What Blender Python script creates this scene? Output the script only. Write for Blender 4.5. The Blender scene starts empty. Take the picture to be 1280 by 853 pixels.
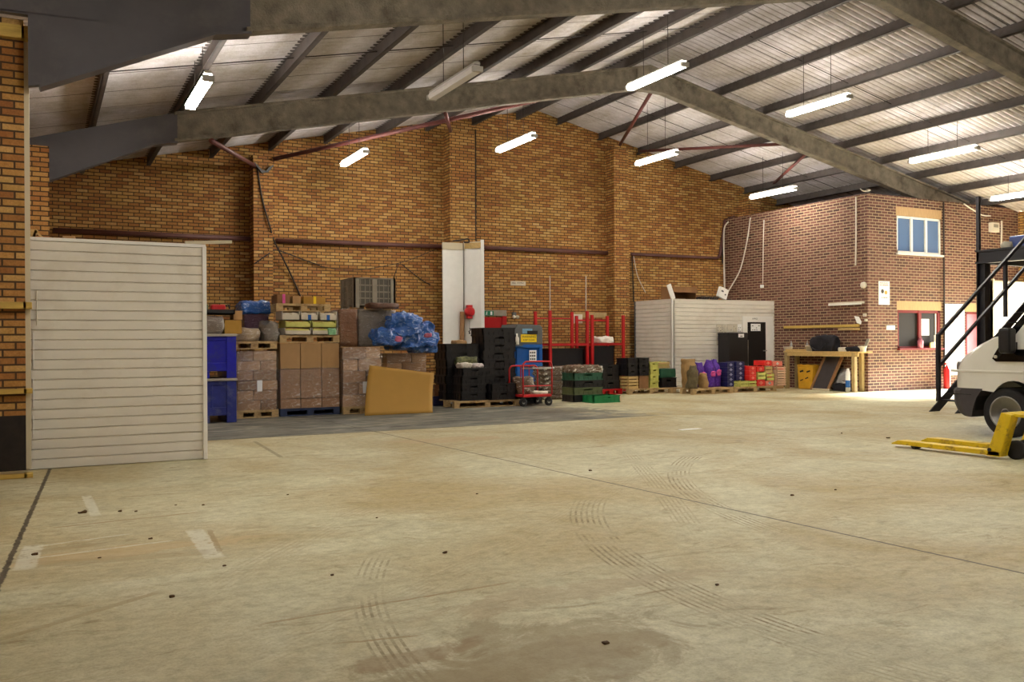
import bpy, bmesh, math, random
from math import sin, cos, pi, radians, sqrt
from mathutils import Vector, Matrix, noise
random.seed(7)
S = bpy.context.scene
COL = S.collection

# ------------------------------------------------------------------ camera calibration
F = 1102.0; EYE = 1.32; YAW = radians(28.1); ROLL = radians(0.35); CX, CY = 640.0, 428.0
fw = Vector((sin(YAW), cos(YAW), 0)); rt0 = Vector((cos(YAW), -sin(YAW), 0)); up0 = Vector((0, 0, 1))
rt = rt0*cos(ROLL) - up0*sin(ROLL); up = up0*cos(ROLL) + rt0*sin(ROLL)
CAM = Vector((0, 0, EYE))
def ray(x, y): return fw + rt*((x-CX)/F) - up*((y-CY)/F)
def G(x, y, z=0.0): d = ray(x, y); return CAM + d*((z-EYE)/d.z)
def PX(x, y, X): d = ray(x, y); return CAM + d*(X/d.x)
def PY(x, y, Y): d = ray(x, y); return CAM + d*(Y/d.y)
cd = bpy.data.cameras.new('camera'); cam = bpy.data.objects.new('camera', cd); COL.objects.link(cam)
cd.sensor_width = 36; cd.lens = F/1280*36; cd.shift_y = (CY-426.5)/1280; cd.clip_end = 300; cd.clip_start = 0.05
M3 = Matrix((rt, up, -fw)).transposed(); cam.matrix_world = Matrix.Translation(CAM) @ M3.to_4x4()
S.camera = cam
S.view_settings.view_transform = 'Standard'; S.view_settings.look = 'None'; S.view_settings.gamma = 1
S.view_settings.use_curve_mapping = False; S.view_settings.exposure = 0.0

# ------------------------------------------------------------------ materials
def lin(c):
    return tuple(((v/255)/12.92 if v/255 <= .04045 else ((v/255+.055)/1.055)**2.4) for v in c)
class NT:
    def __init__(s, name):
        s.m = bpy.data.materials.new(name); s.m.use_nodes = True; s.t = s.m.node_tree; s.n = s.t.nodes
        s.b = s.n['Principled BSDF']; s.out = s.n['Material Output']
    def node(s, ty, **kw):
        n = s.n.new(ty)
        for k, v in kw.items(): setattr(n, k, v)
        return n
    def link(s, a, b): s.t.links.new(a, b)
    def val(s, sock, v):
        if isinstance(v, bpy.types.NodeSocket): s.link(v, sock)
        else: sock.default_value = v
    def math(s, op, a, b=0.0, c=0.0, clamp=False):
        n = s.node('ShaderNodeMath', operation=op); n.use_clamp = clamp
        s.val(n.inputs[0], a); s.val(n.inputs[1], b)
        if len(n.inputs) > 2: s.val(n.inputs[2], c)
        return n.outputs[0]
    def coord(s, kind='Object'): return s.node('ShaderNodeTexCoord').outputs[kind]
    def noise(s, co, scale, detail=4, rough=.55, dist=0, stretch=None):
        if stretch:
            mp = s.node('ShaderNodeMapping'); mp.inputs['Scale'].default_value = stretch; s.link(co, mp.inputs[0]); co = mp.outputs[0]
        n = s.node('ShaderNodeTexNoise'); s.link(co, n.inputs['Vector']); n.inputs['Scale'].default_value = scale
        n.inputs['Detail'].default_value = detail; n.inputs['Roughness'].default_value = rough; n.inputs['Distortion'].default_value = dist
        return n.outputs['Fac']
    def ramp(s, fac, stops, interp='LINEAR'):
        r = s.node('ShaderNodeValToRGB'); r.color_ramp.interpolation = interp
        e = r.color_ramp.elements
        while len(e) < len(stops): e.new(.5)
        for el, (p, c) in zip(e, stops):
            el.position = p; el.color = (*c, 1) if len(c) == 3 else c
        s.val(r.inputs[0], fac); return r.outputs[0]
    def mix(s, f, a, b, mode='MIX'):
        n = s.node('ShaderNodeMix', data_type='RGBA', blend_type=mode)
        s.val(n.inputs[0], f)
        for sk, v in ((n.inputs[6], a), (n.inputs[7], b)):
            if isinstance(v, bpy.types.NodeSocket): s.link(v, sk)
            else: sk.default_value = (*v, 1)
        return n.outputs[2]
    def bump(s, h, strength=.3, dist=.01, prev=None):
        n = s.node('ShaderNodeBump'); n.inputs['Strength'].default_value = strength; n.inputs['Distance'].default_value = dist
        s.link(h, n.inputs['Height'])
        if prev: s.link(prev, n.inputs['Normal'])
        s.link(n.outputs[0], s.b.inputs['Normal']); return n.outputs[0]
    def color(s, c):
        if isinstance(c, bpy.types.NodeSocket): s.link(c, s.b.inputs['Base Color'])
        else: s.b.inputs['Base Color'].default_value = (*c, 1)

_mats = {}
def mat(name, c, rough=.6, metal=0.0, var=.12, vs=6.0, bump=0.0, bs=40.0, coat=0.0, stretch=None, dirt=None, ds=3.0, bd=.004):
    if name in _mats: return _mats[name]
    t = NT(name); c = lin(c); co = t.coord()
    f = t.noise(co, vs, 5, .6, 0, stretch)
    a = tuple(v*(1-var*1.6) for v in c); b = tuple(min(1, v*(1+var)) for v in c)
    colr = t.ramp(f, [(.28, a), (.72, b)])
    if dirt:
        d = t.ramp(t.noise(co, ds, 6, .7), [(.52, (0, 0, 0)), (.68, (1, 1, 1))])
        colr = t.mix(d, colr, lin(dirt))
    t.color(colr); t.b.inputs['Roughness'].default_value = rough; t.b.inputs['Metallic'].default_value = metal
    t.b.inputs['Coat Weight'].default_value = coat; t.b.inputs['Coat Roughness'].default_value = .15
    if bump: t.bump(t.noise(co, bs, 5, .6, 0, stretch), bump, bd)
    _mats[name] = t.m; return t.m

def brick_mat(name, stops, mortar, mort2=None, rough=.85, spread=.8, patch=0):
    t = NT(name); uv = t.coord('UV')
    br = t.node('ShaderNodeTexBrick'); t.link(uv, br.inputs['Vector'])
    br.offset = .5; br.inputs['Scale'].default_value = 1.0
    br.inputs['Brick Width'].default_value = .225; br.inputs['Row Height'].default_value = .075
    br.inputs['Mortar Size'].default_value = .010; br.inputs['Mortar Smooth'].default_value = .2
    br.inputs['Bias'].default_value = 0
    br.inputs['Color1'].default_value = (0, 0, 0, 1); br.inputs['Color2'].default_value = (1, 1, 1, 1)
    br.inputs['Mortar'].default_value = (.5, .5, .5, 1)
    big = t.noise(uv, .55, 4, .6); fine = t.noise(uv, 55, 5, .7); med = t.noise(uv, 9, 4, .6)
    v = t.math('ADD', t.math('ADD', t.math('MULTIPLY', br.outputs['Color'], spread), (1-spread)/2), t.math('MULTIPLY', t.math('SUBTRACT', big, .5), .5))
    v = t.math('ADD', v, t.math('MULTIPLY', t.math('SUBTRACT', med, .5), .25), clamp=True)
    c = t.ramp(v, [(p, lin(q)) for p, q in stops])
    c = t.mix(t.math('MULTIPLY', fine, .55), c, (.25, .16, .08), 'MULTIPLY') if False else t.mix(.5, c, t.ramp(fine, [(.3, (.35, .33, .3)), (.7, (1, 1, 1))]), 'MULTIPLY')
    if patch:
        pn = t.noise(uv, 1.1, 5, .65); sm_ = t.noise(uv, 24, 4, .7)
        c = t.mix(.55, c, t.ramp(pn, [(.34, (.86, .92, .62)), (.5, (1, .97, .86)), (.66, (1, .80, .56))]), 'MULTIPLY')
        c = t.mix(.5, c, t.ramp(sm_, [(.32, (.55, .5, .42)), (.62, (1, 1, 1))]), 'MULTIPLY')
    mc = t.mix(big, lin(mortar), lin(mort2 or mortar))
    c = t.mix(br.outputs['Fac'], c, mc)
    t.color(c); t.b.inputs['Roughness'].default_value = rough
    h = t.math('SUBTRACT', t.math('MULTIPLY', fine, .3), br.outputs['Fac'])
    t.bump(h, .6, .006)
    return t.m

M_STOCK = brick_mat('yellow_stock_brick', [(.0, (142, 88, 52)), (.2, (176, 116, 64)), (.42, (194, 140, 78)), (.62, (210, 160, 90)), (.82, (224, 182, 116)), (1, (240, 214, 162))], (86, 62, 36), (58, 42, 26), spread=.62, patch=1)
M_RED = brick_mat('brown_red_brick', [(.0, (66, 42, 38)), (.3, (94, 58, 48)), (.6, (110, 68, 58)), (.85, (124, 80, 68)), (1, (140, 94, 80))], (178, 154, 122), (150, 126, 98), spread=.7)
M_SOLD = mat('yellow_soldier_brick', (190, 156, 112), .85, var=.15, vs=14, stretch=(6, 1, .4))

def floor_mat():
    t = NT('dusty_concrete'); co = t.coord()
    sp = t.node('ShaderNodeSeparateXYZ'); t.link(co, sp.inputs[0]); X, Y = sp.outputs[0], sp.outputs[1]
    n1 = t.noise(co, .45, 6, .62, .6); n2 = t.noise(co, 2.2, 8, .68, .8); n3 = t.noise(co, 14, 6, .7); n4 = t.noise(co, 70, 3, .6)
    n5 = t.noise(co, 1.3, 8, .75, 1.6, (1, 2.6, 1))
    base = t.ramp(n2, [(.28, lin((182, 174, 138))), (.5, lin((208, 202, 168))), (.72, lin((226, 221, 194)))])
    c = t.mix(t.ramp(n1, [(.42, (0, 0, 0)), (.62, (.9, .9, .9))]), base, lin((182, 162, 114)))
    c = t.mix(t.ramp(n5, [(.56, (0, 0, 0)), (.70, (.9, .9, .9))]), c, lin((148, 126, 82)))
    c = t.mix(.6, c, t.ramp(n3, [(.28, (.55, .53, .46)), (.58, (1, 1, 1))]), 'MULTIPLY')
    n7 = t.noise(co, 5.5, 8, .78, 1.0, (1, 1.8, 1)); c = t.mix(.5, c, t.ramp(n7, [(.34, (.6, .56, .46)), (.52, (1, 1, 1))]), 'MULTIPLY')
    c = t.mix(.45, c, t.ramp(n4, [(.3, (.6, .58, .52)), (.55, (1, 1, 1))]), 'MULTIPLY')
    def step(v, a, b):
        mr = t.node('ShaderNodeMapRange', interpolation_type='SMOOTHSTEP'); t.val(mr.inputs[0], v)
        mr.inputs[1].default_value = a; mr.inputs[2].default_value = b; return mr.outputs[0]
    w2 = t.math('MULTIPLY', t.math('SUBTRACT', n2, .5), 1.0)
    # grey slab that carries the pallets, older and worn
    Yw = t.math('ADD', Y, t.math('MULTIPLY', w2, .05)); Xw = t.math('ADD', X, t.math('MULTIPLY', w2, 5.0))
    zone = t.math('MULTIPLY', step(Yw, 12.55, 12.68), t.math('SUBTRACT', 1.0, step(Xw, 8.4, 10.4)))
    n6 = t.noise(co, .9, 7, .7, 1.2, (1, 3.4, 1))
    gz = t.ramp(n6, [(.36, lin((70, 70, 66))), (.52, lin((116, 114, 104))), (.66, lin((164, 156, 136)))])
    c = t.mix(zone, c, gz)
    # big brown damp stain close by
    def blob(cx, cy, rx, ry, k, colr, amt):
        nonlocal c
        dx = t.math('DIVIDE', t.math('SUBTRACT', X, cx), rx); dy = t.math('DIVIDE', t.math('SUBTRACT', Y, cy), ry)
        d = t.math('SQRT', t.math('ADD', t.math('MULTIPLY', dx, dx), t.math('MULTIPLY', dy, dy)))
        d = t.math('ADD', d, t.math('MULTIPLY', t.math('SUBTRACT', n2, .5), k))
        m = t.math('MULTIPLY', t.math('SUBTRACT', 1.0, step(d, .75, 1.1)), amt)
        c = t.mix(m, c, lin(colr))
    for (px, py, rx, ry, colr, amt) in [(690, 815, .75, .38, (134, 114, 72), .5), (520, 820, .3, .12, (140, 110, 70), .5), (150, 690, .7, .16, (190, 162, 112), .55),
                                        (640, 830, .9, .2, (144, 122, 80), .3), (560, 550, .8, .3, (186, 156, 116), .5), (560, 527, .9, .22, (60, 58, 54), .5), (700, 515, 1.2, .5, (84, 80, 72), .55), (720, 740, .8, .15, (160, 132, 92), .35)]:
        g = G(px, py); blob(g.x, g.y, rx, ry, 3.2, colr, amt)
    # joints and cracks
    def line(v, w, amt, colr=(58, 46, 32)):
        nonlocal c
        m = t.math('MULTIPLY', t.math('SUBTRACT', 1.0, step(t.math('ABSOLUTE', v), w*.5, w)), amt); c = t.mix(m, c, lin(colr))
    wob = t.math('MULTIPLY', t.math('SUBTRACT', n3, .5), .05)
    line(t.math('ADD', t.math('SUBTRACT', t.math('ADD', X, t.math('MULTIPLY', Y, .052)), 5.03), t.math('MULTIPLY', wob, .25)), .016, .85)
    line(t.math('ADD', t.math('SUBTRACT', t.math('SUBTRACT', X, t.math('MULTIPLY', Y, .058)), -.54), wob), .022, .9)
    line(t.math('ADD', t.math('SUBTRACT', t.math('ADD', X, t.math('MULTIPLY', Y, .03)), 9.9), wob), .016, .4)
    yj = t.math('ADD', t.math('SUBTRACT', Y, 12.6), wob); xl = t.math('SUBTRACT', 1.0, step(X, 8, 10))
    m = t.math('MULTIPLY', t.math('SUBTRACT', 1.0, step(t.math('ABSOLUTE', yj), .015, .035)), xl); c = t.mix(m, c, lin((60, 54, 44)))
    def seg(p1, p2, w, colr, amt):
        nonlocal c
        A, B = G(*p1), G(*p2); L = (B-A).length; ux, uy = (B.x-A.x)/L, (B.y-A.y)/L
        rx = t.math('SUBTRACT', X, A.x); ry = t.math('SUBTRACT', Y, A.y)
        along = t.math('ADD', t.math('MULTIPLY', rx, ux), t.math('MULTIPLY', ry, uy))
        acr = t.math('ABSOLUTE', t.math('ADD', t.math('ADD', t.math('MULTIPLY', rx, -uy), t.math('MULTIPLY', ry, ux)), wob))
        e = t.math('ABSOLUTE', t.math('SUBTRACT', along, L/2))
        m = t.math('MULTIPLY', t.math('MULTIPLY', t.math('SUBTRACT', 1.0, step(acr, w*.7, w)), t.math('SUBTRACT', 1.0, step(e, L/2-.05, L/2+.05))), t.math('MULTIPLY', step(n3, .3, .52), amt)); c = t.mix(m, c, lin(colr))
    pale = (216, 214, 196); tan = (150, 124, 80)
    for a_ in [((108, 620), (120, 645), .045, pale, .7), ((30, 712), (42, 682), .07, pale, .7), ((243, 663), (268, 697), .07, pale, .7), ((42, 684), (160, 668), .02, pale, .6), ((45, 698), (215, 676), .02, pale, .6),
               ((66, 660), (255, 640), .018, tan, .8), ((48, 706), (262, 690), .09, tan, .4), ((262, 663), (275, 690), .02, tan, .7), ((44, 690), (130, 680), .05, tan, .5), ((318, 552), (352, 572), .03, (110, 96, 66), .6), ((255, 575), (420, 568), .015, (120, 100, 66), .6),
               ((330, 780), (640, 728), .014, tan, .7), ((420, 805), (520, 795), .012, tan, .7), ((640, 570), (700, 582), .02, tan, .4), ((0, 800), (200, 740), .03, tan, .5)]: seg(*a_)
    # tyre tracks: groups of thin dark arcs
    def circ(p1, p2, p3):
        ax, ay, bx, by, cx, cy = p1.x, p1.y, p2.x, p2.y, p3.x, p3.y
        d = 2*(ax*(by-cy)+bx*(cy-ay)+cx*(ay-by))
        ux = ((ax*ax+ay*ay)*(by-cy)+(bx*bx+by*by)*(cy-ay)+(cx*cx+cy*cy)*(ay-by))/d
        uy = ((ax*ax+ay*ay)*(cx-bx)+(bx*bx+by*by)*(ax-cx)+(cx*cx+cy*cy)*(bx-ax))/d
        return ux, uy, sqrt((ax-ux)**2+(ay-uy)**2)
    for pts, wd, amt in [(((745, 620), (790, 705), (980, 790)), .16, .85), (((895, 560), (848, 598), (905, 640)), .13, .95), (((480, 690), (465, 760), (520, 850)), .10, .7),
                    (((780, 560), (818, 600), (850, 640)), .12, .5), (((600, 700), (700, 650), (830, 560)), .12, .25), (((1000, 620), (1100, 640), (1230, 610)), .14, .25), (((330, 700), (500, 620), (700, 560)), .14, .22)]:
        ux, uy, r = circ(*[G(*p) for p in pts])
        mid = G(*pts[1])
        dx = t.math('SUBTRACT', X, ux); dy = t.math('SUBTRACT', Y, uy)
        d = t.math('SUBTRACT', t.math('SQRT', t.math('ADD', t.math('MULTIPLY', dx, dx), t.math('MULTIPLY', dy, dy))), r)
        band = t.math('SUBTRACT', 1.0, step(t.math('ABSOLUTE', d), wd*.8, wd))
        fine = step(t.math('SINE', t.math('MULTIPLY', d, 150.0 if wd > .12 else 170.0)), -.1, .7)
        ex = t.math('SUBTRACT', X, mid.x); ey = t.math('SUBTRACT', Y, mid.y)
        ext = (G(*pts[0])-G(*pts[2])).length*.62
        fade = t.math('SUBTRACT', 1.0, step(t.math('SQRT', t.math('ADD', t.math('MULTIPLY', ex, ex), t.math('MULTIPLY', ey, ey))), ext*.6, ext*1.15))
        m = t.math('MULTIPLY', t.math('MULTIPLY', band, fine), t.math('MULTIPLY', fade, t.math('MULTIPLY', t.math('MULTIPLY', step(n2, .38, .6), step(n7, .38, .56)), amt)))
        c = t.mix(m, c, lin((120, 100, 62)))
    t.color(c)
    t.link(t.ramp(n2, [(.3, (.42, .42, .42)), (.7, (.68, .68, .68))]), t.b.inputs['Roughness'])
    t.b.inputs['Specular IOR Level'].default_value = .35
    b1 = t.bump(n3, .25, .01); t.bump(n4, .25, .004, b1)
    return t.m
M_FLOOR = floor_mat()

def sheet_mat():
    t = NT('weathered_fibre_cement_sheet'); co = t.coord()
    n = t.noise(co, 1.6, 6, .65, .4, (1, .4, 1)); n2 = t.noise(co, 9, 5, .7, 0, (.25, 1.6, 1)); n3 = t.noise(co, 50, 3, .6)
    c = t.ramp(n, [(.3, lin((182, 172, 160))), (.55, lin((212, 205, 206))), (.75, lin((228, 222, 226)))])
    c = t.mix(.4, c, t.ramp(n2, [(.3, (.5, .47, .4)), (.62, (1, 1, 1))]), 'MULTIPLY')
    c = t.mix(.2, c, t.ramp(n3, [(.35, (.5, .48, .4)), (.6, (1, 1, 1))]), 'MULTIPLY')
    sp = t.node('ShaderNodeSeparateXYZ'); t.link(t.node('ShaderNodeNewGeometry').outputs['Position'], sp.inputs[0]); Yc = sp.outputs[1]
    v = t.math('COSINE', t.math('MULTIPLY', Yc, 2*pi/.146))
    grime_shade = t.math('MULTIPLY', t.ramp(v, [(.0, (0, 0, 0)), (.35, (0, 0, 0)), (.8, (1, 1, 1))]), t.ramp(n, [(.3, (.95, .95, .95)), (.7, (.6, .6, .6))]))  # grime tint that also paints shade into each corrugation recess
    c = t.mix(grime_shade, c, lin((92, 80, 68)))
    lap = t.math('LESS_THAN', t.math('ABSOLUTE', t.math('SUBTRACT', t.math('FRACT', t.math('DIVIDE', Yc, 1.022)), .5)), .012)
    c = t.mix(t.math('MULTIPLY', lap, .75), c, lin((60, 54, 46)))
    t.color(c); t.b.inputs['Roughness'].default_value = .85; return t.m
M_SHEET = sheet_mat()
M_CONC = mat('sprayed_grey_coating', (128, 118, 102), .95, var=.25, vs=5, bump=.9, bs=45, bd=.02, dirt=(86, 78, 64), ds=2)
M_HAUNCH = mat('dark_grey_painted_steel', (84, 80, 84), .5, var=.12, vs=2, dirt=(96, 92, 92), ds=1.2)
M_PURLIN = mat('purlin_steel', (88, 80, 76), .7, var=.25, vs=4, dirt=(72, 60, 54), ds=2)
M_REDOX = mat('red_oxide_steel', (98, 48, 42), .6, var=.2, vs=8)
M_PIPE = mat('purple_brown_pipe', (104, 66, 60), .55, var=.15, vs=5)
M_PANEL = mat('white_cladding', (226, 220, 208), .5, var=.04, vs=2.5, dirt=(212, 203, 188), ds=1.0)
M_WHITE = mat('white_paint', (236, 233, 226), .5, var=.03)
M_OFFW = mat('off_white_plastic', (218, 210, 192), .45, var=.05)
M_CREAM = mat('cream_panel', (204, 192, 162), .5, var=.04, vs=1.5)
M_BLACK = mat('black_plastic', (26, 23, 26), .45, var=.2, vs=12)
M_BLKP = mat('black_painted_brick', (30, 22, 20), .6, var=.4, vs=14, bump=.5, bs=25)
M_BLKST = mat('black_stair_paint', (30, 28, 34), .45, var=.2)
M_TIMB = mat('raw_timber', (206, 174, 112), .7, var=.16, vs=5, stretch=(1, 8, 8), bump=.2)
M_TIMBD = mat('treated_timber', (176, 152, 104), .75, var=.2, vs=6, stretch=(6, 6, 1))
M_TIMBY = mat('yellow_timber_batten', (200, 168, 84), .7, var=.15, vs=6, stretch=(1, 6, 6))
M_PALW = mat('pallet_wood', (190, 160, 112), .8, var=.25, vs=9, stretch=(1, 5, 5), dirt=(136, 108, 70), ds=4)
M_PALB = mat('dark_blue_pallet_paint', (38, 52, 84), .7, var=.25, vs=8)
M_CARD = mat('brown_cardboard', (176, 138, 92), .8, var=.08, vs=3, bump=.1, bs=60)
M_CARDG = mat('golden_cardboard', (168, 126, 46), .75, var=.06, vs=1.6)
M_CARDD = mat('dark_cardboard', (140, 100, 62), .8, var=.12, vs=4)
M_CARDP = mat('pale_card_print', (214, 204, 184), .6, var=.06, vs=5)
def wrapcard(name, c, hi=(222, 210, 196), a=.25):
    t = NT(name); co = t.coord()
    n = t.noise(co, 5, 6, .7, 1.8, (1, 1, 2.2)); n2 = t.noise(co, 18, 4, .6, 2.5, (1, 1, 2))
    col = t.ramp(t.noise(co, 3, 4), [(.3, tuple(v*.8 for v in lin(c))), (.7, lin(c))])
    f = t.ramp(n, [(.55, (0, 0, 0)), (.66, (a, a, a))])  # pale streaks; on film they paint highlights into the base colour
    t.color(t.mix(f, col, lin(hi))); t.b.inputs['Roughness'].default_value = .35
    t.b.inputs['Coat Weight'].default_value = .8; t.b.inputs['Coat Roughness'].default_value = .12
    b = t.bump(n, .7, .05); t.bump(n2, .5, .015, b); return t.m
M_WCARD = wrapcard('film_wrapped_cardboard', (176, 134, 100), (236, 226, 214), .6)
M_WDARK = wrapcard('film_wrapped_dark_goods', (118, 104, 92), (206, 196, 188), .4)
M_WGREY = wrapcard('film_wrapped_grey_goods', (140, 130, 120), (224, 218, 210), .4)
M_WBLUE = wrapcard('crumpled_blue_film', (34, 100, 190), (186, 214, 246), .9)
M_WPURP = wrapcard('film_wrapped_purple_goods', (92, 60, 86), (190, 180, 200), .3)
M_WBEIGE = wrapcard('film_wrapped_sacks', (186, 164, 134), (236, 230, 220), .6)
M_SACKS = wrapcard('dirty_flattened_sacks', (104, 82, 58), (236, 230, 214), 1.0)
M_BLUE = mat('deep_blue_plastic', (22, 28, 168), .35, var=.15, vs=4, dirt=(44, 52, 130), ds=5)
M_BLUE2 = mat('dull_blue_plastic', (34, 46, 128), .45, var=.2, vs=5, dirt=(78, 86, 130), ds=4)
M_RIM = mat('grey_bin_rim', (168, 160, 150), .5, var=.1)
M_GBIN = mat('grey_plastic', (152, 144, 128), .55, var=.1, vs=6)
M_GBIND = mat('dark_grey_lattice', (104, 98, 88), .6, var=.12)
M_BALB = mat('baler_blue', (22, 92, 172), .4, var=.12, vs=3)
M_BALG = mat('baler_grey', (96, 98, 98), .5, var=.12, vs=5)
M_YEL = mat('safety_yellow', (250, 214, 20), .5, var=.03)
M_REDP = mat('red_gloss_paint', (196, 30, 34), .4, var=.12)
M_REDD = mat('red_door_paint', (178, 16, 20), .35, var=.1, vs=2)
M_REDF = mat('red_window_frame', (118, 16, 18), .75, var=.1)
M_PINK = mat('faded_red_door', (206, 120, 136), .5, var=.06)
M_GREEN = mat('green_plastic', (26, 126, 72), .45, var=.12, vs=10)
M_GREEN2 = mat('dark_green_plastic', (38, 88, 66), .5, var=.15, vs=10)
M_OLIVE = mat('olive_plastic', (92, 100, 62), .5, var=.15)
M_LIME = mat('lime_crate_plastic', (206, 204, 110), .5, var=.1)
M_NAVY = mat('navy_carton', (36, 36, 92), .5, var=.3, vs=14)
M_NAVYW = mat('navy_print', (150, 152, 190), .5, var=.2)
M_REDC = mat('red_carton', (226, 40, 34), .5, var=.12, vs=8)
M_REDL = mat('pale_red_carton', (232, 128, 112), .5, var=.2, vs=12)
M_PURPLE = mat('purple_net_sack', (90, 42, 160), .6, var=.3, vs=26, bump=.8, bs=40, bd=.02)
M_PINKL = mat('pink_label', (226, 86, 160), .5, var=.2, vs=20)
M_KRAFT = mat('kraft_paper_sack', (168, 134, 86), .8, var=.2, vs=6, bump=.6, bs=12, bd=.03)
M_STEEL = mat('galvanised_steel', (170, 170, 168), .35, .9, var=.08)
M_HUB = mat('silver_wheel', (176, 174, 168), .35, .7, var=.1)
M_TYRE = mat('tyre_rubber', (34, 32, 34), .8, var=.2, vs=12)
M_VAN = mat('white_van_paint', (232, 231, 222), .28, var=.02, coat=.6)
M_VANG = mat('dark_grey_bumper', (70, 66, 70), .6, var=.1)
M_JACK = mat('worn_yellow_paint', (232, 196, 24), .45, var=.1, vs=5, dirt=(150, 116, 40), ds=7)
M_CABW = mat('white_cable', (214, 206, 190), .5, var=.05)
M_CABD = mat('dark_cable', (46, 36, 32), .6, var=.1)
M_LAMP = mat('lamp_housing', (178, 172, 162), .5, var=.06)
M_SIGNW = mat('sign_white', (246, 246, 244), .5, var=.01)
M_INK = mat('dark_print', (52, 48, 50), .6, var=.1)
M_INKR = mat('red_print', (196, 70, 60), .6, var=.1)
M_INKO = mat('orange_print', (222, 150, 60), .6, var=.1)
M_GRNS = mat('exit_sign_green', (20, 120, 84), .5, var=.03)
M_FABB = mat('black_fabric', (26, 24, 32), .9, var=.3, vs=12, bump=.6, bs=18, bd=.02)
M_YBIN = mat('yellow_ochre_plastic', (222, 168, 44), .5, var=.12, vs=5)
M_CLOTHW = mat('white_sack_cloth', (230, 224, 212), .8, var=.08, vs=8, bump=.6, bs=10, bd=.03)
M_DIRT = mat('dark_litter', (96, 70, 40), .9, var=.4, vs=40)
M_DARKIN = mat('dark_interior', (44, 42, 40), .8, var=.2)
M_LINOL = mat('dark_grey_board', (66, 60, 62), .6, var=.12)
M_WOODF = mat('oak_frame', (152, 112, 72), .6, var=.15, stretch=(5, 5, 1))
def glass_mat(name, tint, rough=.05, spec=.3):
    t = NT(name); t.color(lin(tint)); t.b.inputs['Roughness'].default_value = rough; t.b.inputs['Specular IOR Level'].default_value = .8
    t.b.inputs['Metallic'].default_value = 0; t.b.inputs['Specular IOR Level'].default_value = spec
    return t.m
M_GLASSU = glass_mat('tinted_upper_glass', (96, 122, 160))
M_GLASSD = glass_mat('dark_window_glass', (40, 36, 34), .5, .08)
M_GLASSV = glass_mat('van_glass', (14, 14, 16))
def film_mat():
    t = NT('clear_stretch_film'); co = t.coord()
    n = t.noise(co, 4, 5, .7, 2.0, (1, 1, 2.5))
    tr = t.node('ShaderNodeBsdfTransparent'); gl = t.node('ShaderNodeBsdfGlossy'); gl.inputs['Roughness'].default_value = .18
    bm_ = t.node('ShaderNodeBump'); bm_.inputs['Strength'].default_value = .9; bm_.inputs['Distance'].default_value = .06; t.link(n, bm_.inputs['Height']); t.link(bm_.outputs[0], gl.inputs['Normal'])
    f = t.ramp(n, [(.45, (.06, .06, .06)), (.68, (.34, .34, .34))])
    mx = t.node('ShaderNodeMixShader'); t.link(f, mx.inputs[0]); t.link(tr.outputs[0], mx.inputs[1]); t.link(gl.outputs[0], mx.inputs[2])
    t.link(mx.outputs[0], t.out.inputs[0]); return t.m
M_FILM = film_mat()
def emit(name, c, s):
    t = NT(name); t.b.inputs['Emission Color'].default_value = (*c, 1); t.b.inputs['Emission Strength'].default_value = s
    t.b.inputs['Base Color'].default_value = (.9, .9, .9, 1); return t.m
M_TUBE = emit('lit_diffuser', (1.0, .955, .86), 85)
M_DIFF = mat('unlit_diffuser', (226, 222, 220), .3, var=.03)

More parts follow.
